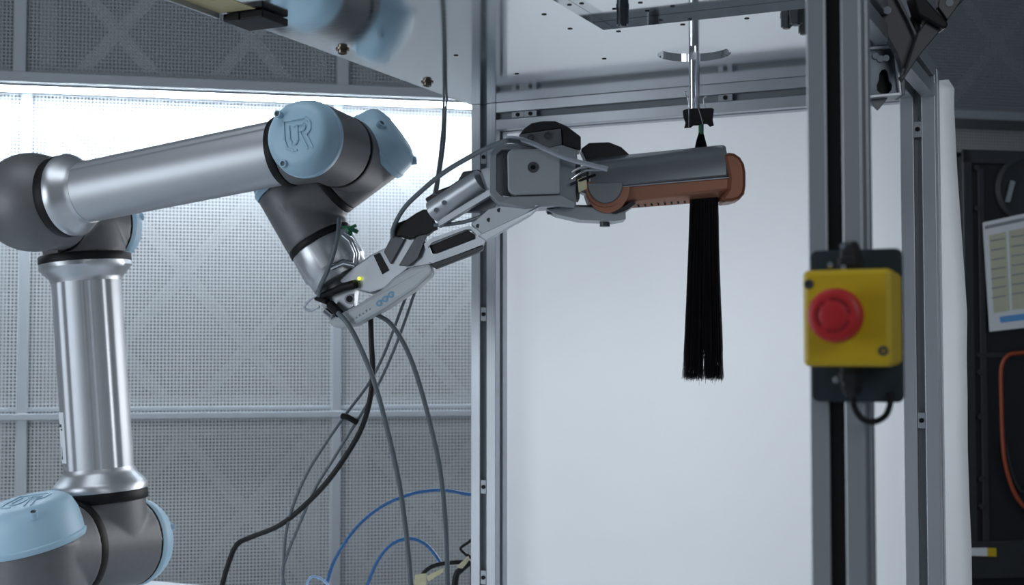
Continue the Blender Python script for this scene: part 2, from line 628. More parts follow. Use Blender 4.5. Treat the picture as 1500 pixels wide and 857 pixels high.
# ------------------------------------------------------------------ the plate overhead
HU, HV = 0.401, -0.190


def uvz(x, y):
    return FM @ Vector((x, y, PB))


circ = [(HU + 0.0448 * math.cos(2 * math.pi * k / 48), HV + 0.0448 * math.sin(2 * math.pi * k / 48)) for k in range(48)]
rect = [(0.345, -0.352), (0.596, -0.352), (0.596, -0.66), (0.345, -0.66)]
bm = new()
holed(bm, [(-0.002, 0.042), (0.612, 0.042), (0.612, -0.80), (-0.002, -0.80)], [circ, rect], uvz, FM.to_3x3() @ Vector((0, 0, 0.010)))
plate = thing('mounting_plate', 'brushed aluminium plate lying overhead on the frame, with a round hole and a cut-out', 'plate', FM @ Matrix.Translation((0.3, -0.4, PB)))
obj('plate', bm, PLATE, plate)
bm = new()
holed(bm, [(0.30, -0.31), (0.64, -0.31), (0.64, -0.80), (0.30, -0.80)], [[(0.42, -0.43), (0.575, -0.43), (0.575, -0.62), (0.42, -0.62)]],
      lambda x, y: FM @ Vector((x, y, PB + 0.0102)), FM.to_3x3() @ Vector((0, 0, 0.010)))
obj('upper_plate', bm, PLATE, plate)
bm = new(); box(bm, (0.36, -0.70, PB + 0.0204), (0.62, -0.38, PB + 0.026), FM)
obj('cover_plate', bm, MGREY, plate)


def onplate(px, py, z=PB):
    """point of the plate's underside measured at (px, py)"""
    d = z * 2000 / (519 - py)
    for _ in range(8):
        q = P(px, py, d)
        d *= (z + CAMZ - CAMZ) / (q.z - CAMZ)
    return P(px, py, d)


for (px, py) in ((502, 72), (626, 120)):
    c = onplate(px, py)
    s = new()
    lathe(s, c + Vector((0, 0, 0.0002)), (0, 0, -1), [(0, 0.0085), (0.0015, 0.0085), (0.0015, 0.006), (0.0055, 0.006), (0.0065, 0.0045), (0.0065, 0.0025), (0.004, 0.0025), (0.004, 0)], 24)
    obj('screw', s, BRASS, plate, smooth=35)
for (px, py) in ((797, 21), (835, 42), (906, 46), (1000, 36), (1094, 27), (885, 86), (757, 108), (668, 81)):
    c = onplate(px, py)
    s = new(); cyl(s, c + Vector((0, 0, 0.0001)), c - Vector((0, 0, 0.0006)), 0.0028, 14)
    obj('screw_hole', s, BLACK, plate)
for (px, py) in ((852, 5), (900, 13), (938, 4), (985, 9), (948, 16)):
    c = onplate(px, py, PB + 0.0102)
    s = new(); cyl(s, c + Vector((0, 0, 0.0001)), c - Vector((0, 0, 0.0006)), 0.0026, 14)
    obj('screw_hole', s, BLACK, plate)
for (px, py, r, h) in ((912, 10, 0.0065, 0.020), (1152, 22, 0.0065, 0.013), (1166, 17, 0.0075, 0.013), (1177, 24, 0.006, 0.018)):
    zz = PB + 0.0102 if px < 1000 else PB
    c = onplate(px, py, zz)
    s = new()
    lathe(s, c, (0, 0, -1), [(0, r * 1.1), (0.003, r * 1.1), (0.003, r), (h, r), (h, r * .7), (h + .002, r * .65)], 6 if px > 1000 else 20)
    obj('bolt', s, DGREY if px > 1000 else ZINC, plate, smooth=35)
# black block clipped under the plate's edge, yellow tape beside it
c = onplate(372, 24)
blk = thing('black_block', 'flat black block stuck under the near left edge of the overhead plate', 'block', Matrix.Translation(c))
Mb = Matrix.Translation(c) @ Matrix.Rotation(-TH, 4, 'Z')
bm = new(); box(bm, (-0.022, -0.026, -0.0095), (0.030, 0.022, -0.0010), Mb)
obj('body', bm, BLACK, blk, bevel=0.0015)
bm = new(); box(bm, (-0.015, -0.0275, -0.010), (0.0, -0.0255, -0.002), Mb)
obj('latch', bm, BLACK, blk, bevel=0.0005)
bm = new(); box(bm, (-0.002, -0.78, PB - 0.0006), (0.045, -0.60, PB - 0.0001), FM)
obj('tape', bm, TAPE, plate)
bm = new(); box(bm, (-0.006, -0.78, PB - 0.006), (-0.002, -0.60, PB + 0.012), FM)
obj('edge_strip', bm, SILV, plate)

fb_ = new(); box(fb_, (0.10, 0.0, PB + 0.0105), (0.60, 0.005, PB + 0.16), FM)  # made-up board, added to show bright through the round hole
obj('added_white_board', fb_, WHITE, label='added white board on top of the overhead plate that whitens the view through the round hole', cat='board', origin=FM @ Vector((0.35, 0, PB + 0.0105)), bevel=0.0005)
# ------------------------------------------------------------------ white paper backdrop behind the frame
outl = []
xr = [(1378, 117), (1394, 117), (1398, 124), (1397, 150), (1399, 190), (1402, 250), (1408, 330), (1413, 400), (1417, 460), (1416, 520), (1417, 580), (1417, 650), (1420, 740), (1423, 800), (1424, 857)]


def behind(px, py, v=0.050):
    """frame coordinates (u, z) on the plane v seen at (px, py)"""
    dr = P(px, py, 1) - Vector((0, 0, CAMZ))
    Mi = FM.inverted()
    o = Mi @ Vector((0, 0, CAMZ)); e = Mi @ (Vector((0, 0, CAMZ)) + dr)
    t = (v - o.y) / (e.y - o.y)
    q = o + (e - o) * t
    return q.x, q.z


edge = [behind(*p) for p in xr]
bm = new()
nu = 44
rows = []
zt = edge[0][1]
zs = [zt - (zt + 0.396) * k / 60 for k in range(61)]


def right_at(z):
    for (a, b) in zip(edge[1:], edge[2:]):
        if b[1] <= z <= a[1]:
            t = (a[1] - z) / (a[1] - b[1] + 1e-9)
            return a[0] + (b[0] - a[0]) * t
    return edge[1][0] if z > edge[1][1] else edge[-1][0]


for z in zs:
    ur = right_at(z)
    if z > edge[2][1]:
        ur -= 0.004
    row = []
    for k in range(nu + 1):
        u = 0.024 + (ur - 0.024) * k / nu
        w = 0.0015 * math.sin(u * 9 + 1) * (1 + z) + 0.004 * math.exp(-((u - 0.045) ** 2 + (z + 0.235) ** 2) / 0.0006)
        if k > nu - 3:
            w += 0.002 * math.sin(z * 14)
        row.append(bm.verts.new(FM @ Vector((u, 0.050 - w + 0.001, z))))
    rows.append(row)
for A, B in zip(rows, rows[1:]):
    for k in range(nu):
        bm.faces.new((A[k], A[k + 1], B[k + 1], B[k]))
pap = obj('paper_backdrop', bm, PAPER, smooth=60, label='large white paper sheet with a wavy right edge hung behind the aluminium frame', cat='backdrop', origin=FM @ Vector((0.3, 0.05, -0.39)))
sd = pap.modifiers.new('thick', 'SOLIDIFY'); sd.thickness = 0.0008; sd.offset = 1

# ------------------------------------------------------------------ robot arm
KR = 1.10       # the arm is a size larger than the joint lengths below
ax_a = Vector((0.50, 0.866, -0.03)).normalized()
E1 = P(50, 297, 1.76)
W1 = P(472, 211, 1.60)
fdir = (W1 - E1).normalized()
E0 = P(121, 328, 1.86)
S0 = P(152, 798, 1.86)
S1 = P(52, 812, 1.745)
SB = Vector((S1.x, S1.y, CAMZ - 0.40 / KR))
robot = thing('robot_arm', 'grey jointed robot arm with light blue joint caps standing on the bench at the left', 'robot', Vector((S1.x * KR, S1.y * KR, CAMZ - 0.40)))
BUILD[robot] = (Matrix.Translation((S1.x * KR, S1.y * KR, CAMZ - 0.40)) @ Matrix.Scale(KR, 4) @ Matrix.Translation(-SB))


def housing(name, segs, vox=0.0024, matl=HOUS):
    """joint casting: overlapping capsules fused into one smooth skin"""
    bm = new()
    for (p0, p1, r, r2) in segs:
        p0, p1 = Vector(p0), Vector(p1)
        if (p1 - p0).length < 1e-5:
            bmesh.ops.create_icosphere(bm, subdivisions=4, radius=r, matrix=Matrix.Translation(p0))
        else:
            cyl(bm, p0, p1, r, 48, r2)
    o = obj(name, bm, matl, robot, smooth=60)
    md = o.modifiers.new('fuse', 'REMESH'); md.mode = 'VOXEL'; md.voxel_size = vox; md.use_smooth_shade = True
    sm = o.modifiers.new('soft', 'SMOOTH'); sm.factor = 0.5; sm.iterations = 9
    return o


def ring(p, ax, r, w, m=BLACK, name='seal_ring'):
    p = Vector(p); a = Vector(ax).normalized()
    bm = new()
    lathe(bm, p - a * w / 2, a, [(0, r * 0.9), (0, r * 0.985), (w * 0.15, r), (w * 0.85, r), (w, r * 0.985), (w, r * 0.9)], 56)
    return obj(name, bm, m, robot, smooth=35)


def blue_cap(p, ax, r, h, logo=False, notch=(0.4, 2.5, 4.6), up=(0, 0, 1)):
    p = Vector(p); a = Vector(ax).normalized()

    bm = new()
    prof = [(-0.004, r * 1.0), (0.0, r * 1.02), (0.003, r * 1.02), (0.0045, r * 0.99), (h * 0.55, r * 0.95), (h * 0.8, r * 0.88), (h * 0.93, r * 0.78), (h, r * 0.66), (h, 0)]
    lathe(bm, p, a, prof, 64)
    o = obj('joint_cap', bm, BLUE, robot, smooth=28, label='light blue joint cap')
    s, t, _ = frame_for(a)
    for an in notch:
        dv = s * math.cos(an) + t * math.sin(an)
        q = p + dv * r * 0.84 + a * (h * 0.72)
        bm = new(); lathe(bm, q, (a + dv * 0.5), [(0, 0.0052), (h * 0.22, 0.0052), (h * 0.22, 0.0035), (h * 0.12, 0.003), (h * 0.12, 0)], 16)
        k = obj('cap_screw', bm, BLUE, o, smooth=30)
        bm = new(); lathe(bm, q, (a + dv * 0.5), [(0, 0.003), (h * 0.205, 0.003)], 10)
        obj('cap_screw', bm, DGREY, o, smooth=30)
    if logo:
        upv = Vector(up); upv = (upv - a * upv.dot(a)).normalized()
        rt = upv.cross(a) * 1
        if rt.x < 0 and not logo == 'flat':
            rt = -rt
        g = r * 0.52

        def L(x, y):
            return p + a * (h + 0.0002) + rt * x * g + upv * y * g
        strokes = [
            [(-0.62, 0.75), (-0.62, -0.15), (-0.5, -0.62), (-0.12, -0.8), (0.02, -0.8)],
            [(-0.62, 0.75), (0.6, 0.75), (0.85, 0.5), (0.85, 0.12), (0.6, -0.12), (0.9, -0.8)],
            [(-0.32, 0.45), (-0.32, -0.2), (-0.2, -0.45), (0.0, -0.5), (0.12, -0.35), (0.12, 0.45)],
            [(-0.05, 0.45), (0.5, 0.45), (0.58, 0.3), (0.5, 0.14), (0.25, 0.12)],
            [(0.28, 0.0), (0.62, -0.8)]]
        bm = new()
        for st in strokes:
            pts = [L(*q) for q in st]
            for qa, qb in zip(pts, pts[1:]):
                d = (qb - qa).normalized(); w = d.cross(a).normalized() * 0.0010
                prism(bm, [qa - w - d * .0008, qb - w + d * .0008, qb + w + d * .0008, qa + w - d * .0008], a * 0.0011)
        obj('logo', bm, BLUE, o, label='raised UR monogram')
    return o


def flange(p, ax, r0, r1, h, name='tube_flange'):
    """casting that widens from the tube radius r0 to the joint radius r1"""
    bm = new()
    lathe(bm, p, ax, [(0, r0 * 1.01), (0.004, r0 * 1.03), (h * 0.25, r0 * 1.06), (h * 0.6, r1 * 0.94), (h * 0.78, r1), (h, r1)], 72,
          rf=lambda an, t: 1 + 0.025 * math.cos(4 * an) * (1 - t / h) * (t / h) * 4)
    return obj(name, bm, CAST, robot, smooth=40)


def fluted(p0, p1, r, name='arm_tube', flutes=((0.6, 0.16), (2.2, 0.16), (3.8, 0.16), (5.4, 0.16)), ref=None):
    p0, p1 = Vector(p0), Vector(p1)

    def rf(an, t):
        k = 1
        for (c, w) in flutes:
            d = (an - c + math.pi) % (2 * math.pi) - math.pi
            if abs(d) < w:
                k -= 0.045 * (0.5 + 0.5 * math.cos(math.pi * d / w)) ** 0.6
        return k
    bm = new()
    lathe(bm, p0, p1 - p0, [(0, r), ((p1 - p0).length, r)], 144, rf=rf, ref=ref)
    return obj(name, bm, TUBE, robot, smooth=50)


# base and shoulder
RB = 0.066
bz = CAMZ - 0.40 / KR
bm = new()
lathe(bm, (S1.x, S1.y, bz), (0, 0, 1), [(0, 0.0745), (0.008, 0.0745), (0.012, 0.072), (0.03, 0.064), (0.045, 0.062)], 48)
obj('base', bm, CAST, robot, smooth=35)
capz = Vector((-0.20, -0.16, 1)).normalized()
ring((S1.x, S1.y, bz + 0.049), (0, 0, 1), 0.063, 0.009)
housing('shoulder_housing', [((S1.x, S1.y, bz + 0.054), S1 + capz * 0.018, RB - 0.002, RB - 0.002), (S1 - ax_a * 0.01, S1 + ax_a * 0.055, RB - 0.004, RB - 0.005)])
blue_cap(S1 + capz * 0.018, capz, RB + 0.001, 0.052, logo='flat', notch=(2.6, 4.8, 0.4), up=(0.3, 1, 0))
ring(S1 + (S0 - S1).normalized() * 0.062, ax_a, RB - 0.0015, 0.014)
# upper arm
up = (E0 - S0).normalized()
housing('upper_arm_housing', [(S0 - ax_a * 0.055, S0 + ax_a * 0.050, RB - 0.006, RB - 0.006), (S0, S0 + up * 0.062, RB - 0.007, RB - 0.007)])
ring(S0 + ax_a * 0.052, ax_a, RB - 0.006, 0.006)
blue_cap(S0 + ax_a * 0.055, ax_a, RB - 0.006, 0.028)
ring(S0 + up * 0.066, up, 0.0625, 0.014)
flange(S0 + up * 0.104, -up, 0.046, 0.0622, 0.031)
fluted(S0 + up * 0.10, E0 - up * 0.075, 0.0462, flutes=((3.55, 0.16), (4.2, 0.16), (5.0, 0.14), (5.6, 0.14)), ref=(1, 0, 0))
flange(E0 - up * 0.080, up, 0.046, 0.061, 0.026)
ring(E0 - up * 0.049, up, 0.0615, 0.012)
housing('elbow_housing', [(E0 - ax_a * 0.050, E0 + ax_a * 0.045, 0.048, 0.048), (E0 - up * 0.044, E0, 0.055, 0.050)])
ring(E0 + ax_a * 0.047, ax_a, 0.048, 0.005)
blue_cap(E0 + ax_a * 0.050, ax_a, 0.048, 0.024)
# sticker on the upper arm
Mu = S0 + up * 0.10
sdir = Vector((-0.85, -0.52, 0)).normalized()
st = []
bm = new()
for k in range(6):
    an = math.atan2(sdir.y, sdir.x) + (k - 2.5) * 0.10
    dv = Vector((math.cos(an), math.sin(an), 0))
    st.append((Mu + up * 0.012 + dv * 0.0466, Mu + up * 0.080 + dv * 0.0466))
for (a, b), (c_, d_) in zip(st, st[1:]):
    bm.faces.new([bm.verts.new(q) for q in (a, c_, d_, b)])
stk = obj('sticker', bm, WHITE, robot, label='white sticker with small black print')
sm_ = stk.modifiers.new('thick', 'SOLIDIFY'); sm_.thickness = 0.0004; sm_.offset = 1
bm = new()
for (t0, t1, w0, w1) in ((0.060, 0.064, 0.3, 0.7), (0.056, 0.058, 0.55, 0.8), (0.020, 0.034, 0.50, 0.56), (0.017, 0.021, 0.4, 0.6)):
    dv = Vector((math.cos(math.atan2(sdir.y, sdir.x) + (w0 - .5) * 0.5), math.sin(math.atan2(sdir.y, sdir.x) + (w0 - .5) * 0.5), 0))
    dw = Vector((math.cos(math.atan2(sdir.y, sdir.x) + (w1 - .5) * 0.5), math.sin(math.atan2(sdir.y, sdir.x) + (w1 - .5) * 0.5), 0))
    prism(bm, [Mu + up * t0 + dv * .0471, Mu + up * t0 + dw * .0471, Mu + up * t1 + dw * .0471, Mu + up * t1 + dv * .0471], dv * 0.0002)
obj('print', bm, INK, stk)

# forearm
dn = fdir
housing('forearm_housing', [(E1, E1 + ax_a * 0.050, 0.060, 0.057), (E1, E1 + dn * 0.042, 0.058, 0.0515), (E1, E1, 0.064, 0), (E1 - ax_a * 0.004, E1 - ax_a * 0.004, 0.064, 0)])
ring(E1 + (E0 - E1).normalized() * 0.058, ax_a, 0.052, 0.008)
ring(E1 + dn * 0.050, dn, 0.0525, 0.014)
flange(E1 + dn * 0.088, -dn, 0.0395, 0.0522, 0.031)
fluted(E1 + dn * 0.083, W1 - dn * 0.046, 0.0395, flutes=((4.9, 0.20), (5.5, 0.12), (1.7, 0.2)), ref=(0, 0, 1) if False else (0, -1, 0))
ring(W1 - dn * 0.050, dn, 0.0425, 0.010)
W2 = P(528, 235, 1.69)
aw = (W2 - W1).normalized()
housing('wrist_housing', [(W1 - dn * 0.045, W1, 0.0415, 0.044), (W1 - aw * 0.038, W1 + aw * 0.040, 0.0440, 0.0442)], vox=0.0018)
blue_cap(W1 - aw * 0.034 - Vector((0, 0, 0.002)), -aw, 0.0448, 0.028, logo=True, notch=(), up=(-0.12, 0, 1))
# screws of the near cap
for (px, py) in ((407, 167), (467, 193), (415, 240)):
    q = P(px, py, 1.546)
    bm = new(); lathe(bm, q, -aw, [(-0.008, 0.0042), (0.002, 0.0042), (0.002, 0.003), (-0.001, 0.0028), (-0.001, 0)], 16)
    obj('cap_screw', bm, BLUE, robot, smooth=30)
    bm = new(); lathe(bm, q, -aw, [(-0.008, 0.0027), (0.0005, 0.0027)], 10)
    obj('cap_screw', bm, DGREY, robot, smooth=30)
# wrist 2
W3 = P(440, 303, 1.705)
bb = (W3 - W2).normalized()
ring(W1 + aw * 0.043, aw, 0.0447, 0.003)
housing('wrist_housing', [(W1 + aw * 0.044, W2, 0.0443, 0.0443), (W2 - bb * 0.030, W2 + bb * 0.043, 0.0435, 0.0425)], vox=0.0018)
blue_cap(W2 - bb * 0.028, -bb, 0.0462, 0.030, notch=(0.2, 2.3, 4.4))
ring(W2 + bb * 0.048, bb, 0.0425, 0.009)
# wrist 3
cc = Vector((0.50, -0.08, -0.86)).normalized()
housing('wrist_housing', [(W3 - bb * 0.045, W3 + bb * 0.010, 0.0425, 0.0425), (W3 - cc * 0.030, W3 + cc * 0.048, 0.0425, 0.0420)], vox=0.0018)
ring(W3 - cc * 0.032, cc, 0.043, 0.004)
blue_cap(W3 - cc * 0.034, -cc, 0.043, 0.024, notch=(2.0, 4.2))
ring(W3 + cc * 0.052, cc, 0.042, 0.008)
bm = new()
lathe(bm, W3 + cc * 0.056, cc, [(0, 0.0405), (0.002, 0.0412), (0.034, 0.0412), (0.038, 0.0385), (0.050, 0.0375), (0.052, 0.033)], 64,
      rf=lambda an, t: 1 - (0.02 if (t < 0.031 and math.cos(9 * an) > 0.6) else 0))
obj('tool_flange', bm, CAST, robot, smooth=35)
bm = new(); lathe(bm, W3 + cc * 0.1075, cc, [(0, 0.030), (0.010, 0.030), (0.012, 0.027)], 48)
obj('tool_changer', bm, DGREY, robot, smooth=35)

# ------------------------------------------------------------------ gripper
GD = Dep(1.845, -0.00077)
grip = thing('gripper', 'silver two finger gripper mounted on the end of the robot arm', 'gripper', P(540, 430, GD))
slab('mounting_bracket', [(454, 412), (482, 392), (497, 413), (521, 420), (517, 450), (503, 457), (488, 466), (474, 452), (464, 430)], GD + 0.004, 0.045, SILV, grip, 0.0015)
slab('housing', [(495, 412), (521, 389), (545, 372), (562, 364), (600, 346), (622, 350), (634, 388), (597, 393), (562, 423), (542, 429), (521, 424)], GD + 0.002, 0.05, SILV, grip, 0.002)
slab('cover', [(480, 469), (503, 457), (524, 446), (559, 424), (578, 405), (602, 391), (630, 386), (634, 399), (612, 420), (567, 450), (521, 476), (498, 481), (485, 478)], GD - 0.010, 0.062, LGREY, grip, 0.004)
slab('window', [(547, 374), (556, 370), (570, 396), (560, 402)], GD + 0.0005, 0.004, BLACK, grip, 0.0004)
bm = new(); cyl(bm, P(512, 438, GD - 0.006), P(512, 438, GD + 0.010), 0.0068, 20)
h_ = obj('socket', bm, SILV, grip, smooth=35)
bm = new(); cyl(bm, P(512, 438, GD - 0.0067), P(512, 438, GD - 0.003), 0.0045, 16)
obj('socket_opening', bm, BLKM, h_, smooth=35)
bm = new(); cyl(bm, P(526, 408, GD - 0.0035), P(526, 408, GD + 0.005), 0.0022, 12)
obj('indicator_light', bm, LEDM, grip, smooth=35, label='small yellow lamp')
# pale blue emblem and small print
bm = new()
for k in range(3):
    c0 = P(556 + k * 8.5, 444 - k * 6.2, GD - 0.0145)
    vs = []
    ring_o, ring_i = [], []
    for j in range(20):
        an = 2 * math.pi * j / 20
        e = Vector((math.cos(an) * 0.0050, 0, math.sin(an) * 0.0038))
        e = Matrix.Rotation(-R(36), 3, 'Y') @ e
        ring_o.append(bm.verts.new(c0 + e)); ring_i.append(bm.verts.new(c0 + e * 0.45))
    for j in range(20):
        bm.faces.new((ring_o[j], ring_o[(j + 1) % 20], ring_i[(j + 1) % 20], ring_i[j]))
em = obj('emblem', bm, EMB, grip, label='pale blue emblem of three rings', recalc=False)
em.modifiers.new('thick', 'SOLIDIFY').thickness = 0.0003
bm = new()
for k in range(7):
    c0 = P(512 + k * 5, 471 - k * 3.1, GD - 0.0115)
    Mx = Matrix.Translation(c0) @ Matrix.Rotation(-R(31), 4, 'Y')
    box(bm, (-0.0013, -0.0001, -0.0016), (0.0012, 0.0002, 0.0016 if k % 2 else 0.0006), Mx)
obj('print', bm, MGREY, grip)

# finger links
slab('link', [(562, 369), (576, 341), (592, 351), (572, 387)], GD - 0.004, 0.012, DGREY, grip, 0.001)
slab('link', [(584, 389), (609, 347), (627, 340), (612, 378), (598, 390)], GD - 0.006, 0.012, DGREY, grip, 0.001)
slab('link', [(573, 388), (598, 350), (610, 345), (584, 390)], GD + 0.004, 0.010, SILV, grip, 0.0008)
slab('tape_wrap', [(575, 331), (583, 326), (596, 321), (609, 312), (621, 306), (630, 308), (634, 318), (641, 333), (634, 336), (626, 343), (612, 345), (600, 351), (588, 346), (574, 346), (576, 340)], GD - 0.010, 0.030, BLACK, grip, 0.002, label='black tape wrap')
bm = new()
a_, b_ = P(635, 310, 1.690), P(705, 264, 1.655)
tube(bm, [a_, b_], 0.0140, 28)
up_f = obj('finger', bm, SILV, grip, smooth=50, label='silver upper finger')
slab('finger_plate', [(640, 323), (717, 276), (719, 286), (643, 332)], GD - 0.034, 0.028, SILV, grip, 0.0012)
slab('finger_plate', [(704, 248), (716, 244), (722, 262), (722, 280), (714, 276)], GD - 0.030, 0.02, MGREY, grip, 0.001)
for (px, py) in ((651, 297), (639, 308)):
    bm = new(); lathe(bm, P(px, py, 1.6640 if px > 645 else 1.6700), (0, 1, 0), [(0, 0), (0, 0.0028), (0.002, 0.0038), (0.012, 0.0038)], 16)
    obj('screw', bm, CHROME, grip, smooth=35)
slab('backing_pad', [(622, 291), (640, 279), (659, 272), (671, 264), (678, 251), (700, 248), (712, 252), (679, 275), (630, 300)], GD - 0.002, 0.020, BLKM, grip, 0.002)
slab('backing_pad', [(674, 310), (712, 284), (728, 297), (722, 310)], GD - 0.010, 0.02, DGREY, grip, 0.001)
bm = new()
low = [(621, 357), (634, 348), (687, 330), (699, 336), (711, 349), (708, 358), (635, 386), (628, 384)]
hol = [(627, 362), (633, 355), (682, 336), (690, 336), (698, 344), (697, 350), (640, 372), (632, 372)]
holed(bm, low, [hol], lambda x, y: P(x, y, GD - 0.012), (0, 0.026, 0))
obj('finger', bm, SILV, grip, label='silver lower finger with a long pocket')
slab('finger_pad', [(629, 360), (685, 337), (696, 344), (696, 349), (640, 371), (633, 371)], GD - 0.006, 0.012, BLACK, grip, 0.0008)
slab('finger_pad', [(629, 387), (708, 359), (708, 364), (700, 369), (638, 393)], GD - 0.014, 0.026, BLKM, grip, 0.0012)
slab('finger_plate', [(690, 328), (716, 306), (752, 295), (790, 300), (772, 312), (712, 348), (703, 340)], GD - 0.020, 0.020, MGREY, grip, 0.001)
slab('finger_plate', [(700, 345), (790, 303), (778, 314), (712, 352)], GD - 0.026, 0.024, SILV, grip, 0.0008)
for (px, py) in ((700, 331), (716, 322), (731, 308)):
    bm = new(); cyl(bm, P(px, py, GD - 0.0215), P(px, py, GD - 0.010), 0.0026, 12)
    obj('screw', bm, DGREY, grip, smooth=35)

# tool holder clamped by the fingers
HD = 1.595
bm = new()
holed(bm, [(717, 227), (727, 211), (760, 210), (843, 215), (844, 300), (820, 301), (770, 304), (730, 297), (717, 283)],
      [[(727, 226), (735, 219), (760, 219), (760, 288), (736, 288), (727, 279)]], lambda x, y: P(x, y, HD + 0.006), (0, 0.050, 0))
obj('holder_frame', bm, MGREY, grip, bevel=0.0008)
slab('holder_back', [(727, 222), (762, 218), (762, 290), (727, 284)], HD + 0.030, 0.006, MGREY, grip, 0.0005)
fb = slab('holder_block', [(743, 227), (745, 221), (751, 218), (818, 217), (821, 221), (821, 284), (756, 286), (749, 283), (744, 277)], HD - 0.002, 0.05, LGREY, grip, 0.0018)
bm = new(); lathe(bm, P(781, 245, HD - 0.0026), (0, 1, 0), [(0.0, 0.0065), (0, 0.0034), (0.003, 0.0034), (0.003, 0)][::-1] + [(0.0, 0.0065), (0.004, 0.0065)], 24)
k_ = obj('bolt', bm, DGREY, grip, smooth=35)
bm = new(); cyl(bm, P(781, 245, HD - 0.003), P(781, 245, HD + 0.002), 0.0032, 6)
obj('hex_socket', bm, BLACK, k_)
slab('holder_side', [(819, 232), (851, 240), (849, 292), (838, 290), (820, 283)], HD + 0.010, 0.036, DGREY, grip, 0.001)
slab('holder_plate', [(797, 218), (823, 212), (844, 219), (846, 233), (819, 229)], HD - 0.001, 0.03, MGREY, grip, 0.001)
slab('holder_plate', [(729, 296), (750, 288), (823, 286), (843, 296), (843, 303), (819, 301), (769, 305)], HD - 0.004, 0.045, MGREY, grip, 0.001)
slab('holder_top', [(760, 197), (822, 188), (823, 212), (797, 218), (762, 211)], HD - 0.001, 0.035, WEDGE, grip, 0.001)
slab('holder_top', [(760, 198), (768, 188), (779, 180), (796, 177), (813, 177), (830, 184), (851, 200), (851, 220), (824, 214), (822, 188)], HD + 0.004, 0.04, BLKM, grip, 0.0015)
for (px, py) in ((778, 201), (803, 198)):
    bm = new(); lathe(bm, P(px, py, HD - 0.0030), (0, 1, 0), [(0.003, 0), (0.003, 0.002), (0, 0.0022), (0, 0.0045), (0.004, 0.0045)], 16)
    obj('bolt', bm, DGREY, grip, smooth=35)
slab('rear_clamp', [(851, 218), (863, 209), (892, 208), (910, 215), (924, 228), (900, 236), (860, 238)], HD + 0.030, 0.035, BLKM, grip, 0.0015)
slab('lower_clamp', [(800, 306), (846, 302), (916, 306), (917, 321), (900, 324), (850, 322), (815, 314)], HD + 0.016, 0.040, MGREY, grip, 0.001)
slab('lower_clamp', [(838, 300), (912, 300), (917, 311), (838, 311)], HD + 0.020, 0.035, DGREY, grip, 0.001)
for (px, py, r) in ((886, 325, 0.0062), (808, 307, 0.0056)):
    bm = new(); cyl(bm, P(px, py - 6, HD + 0.034), P(px, py + 7, HD + 0.034), r, 18)
    obj('bolt', bm, DGREY, grip, smooth=35, bevel=0.0004)
# wires at the holder
for k, (pts, m, r) in enumerate((([(838, 262, HD), (848, 255, HD - .006), (860, 250, HD - .008), (882, 249, HD - .005)], CHROME, .0012),
                                 ([(836, 270, HD), (846, 266, HD - .006), (856, 262, HD - .008), (872, 256, HD - .005)], BLACK, .0016),
                                 ([(838, 252, HD), (850, 246, HD - .006), (866, 244, HD - .008), (884, 245, HD - .005)], SILV, .0014))):
    cable('wire', pts, r, m, None, parent=grip)
slab('tag', [(846, 263), (859, 258), (860, 276), (848, 282)], HD - 0.008, 0.002, CREAM, grip, 0.0003, label='small pale yellow tag')
# plugs and cables on the gripper body
bm = new(); tube(bm, [P(472, 433, GD - .008), P(488, 427, GD - .010), P(504, 420, GD - .010), P(521, 416, GD - .006)], 0.0042, 12, rend=0.0062)
obj('plug', bm, BLACK, grip, smooth=50)
bm = new(); tube(bm, [P(464, 436, GD - .004), P(480, 442, GD - .006)], 0.0045, 12)
obj('plug', bm, BLACK, grip, smooth=50)
bm = new(); tube(bm, [P(484, 446, GD - .008), P(497, 459, GD - .012)], 0.0062, 12)
obj('plug', bm, BLACK, grip, smooth=50)
bm = new(); tube(bm, [P(478, 456, GD - .004), P(488, 464, GD - .006)], 0.0050, 14)
obj('connector', bm, CHROME, grip, smooth=50)
bm = new()
for k in range(5):
    Mx = Matrix.Translation(P(508 + k * 2.5, 333 + (k % 3) * 4, 1.66)) @ Matrix.Rotation(k * 0.9, 4, 'Y') @ Matrix.Rotation(k * .5, 4, 'X')
    box(bm, (-0.006, -0.002, -0.0015), (0.005, 0.002, 0.0015), Mx)
obj('terminal_block', bm, GREEN, robot, label='green wire terminal')
bm = new(); tube(bm, [P(503, 343, 1.655), P(514, 352, 1.655), P(522, 372, 1.655), P(520, 388, 1.655)], 0.0042, 12)
obj('toggle_clip', bm, CHROME, robot, smooth=50)
bm = new(); tube(bm, [P(484, 392, 1.655), P(503, 384, 1.655), P(520, 388, 1.655)], 0.0045, 12)
obj('toggle_clip', bm, CHROME, robot, smooth=50)

# ------------------------------------------------------------------ hair straightener
SD = 1.62
stn = thing('hair_straightener', 'dark grey and copper hair straightener held flat by the gripper holder', 'straightener', P(960, 265, SD))


def bar(name, left, right, m, depth0, thick, parent=stn, bevel=0.002, label=None):
    """loft: matching cross-section points at the left and right end, given as (px, py, d)"""
    bm = new()
    A = [bm.verts.new(P(*q)) for q in left]
    B = [bm.verts.new(P(*q)) for q in right]
    n = len(A)
    bm.faces.new(A); bm.faces.new(B[::-1])
    for i in range(n):
        j = (i + 1) % n
        bm.faces.new((A[i], B[i], B[j], A[j]))
    return obj(name, bm, m, parent, bevel=bevel, smooth=40, label=label)


d0, d1 = SD - 0.012, SD - 0.018
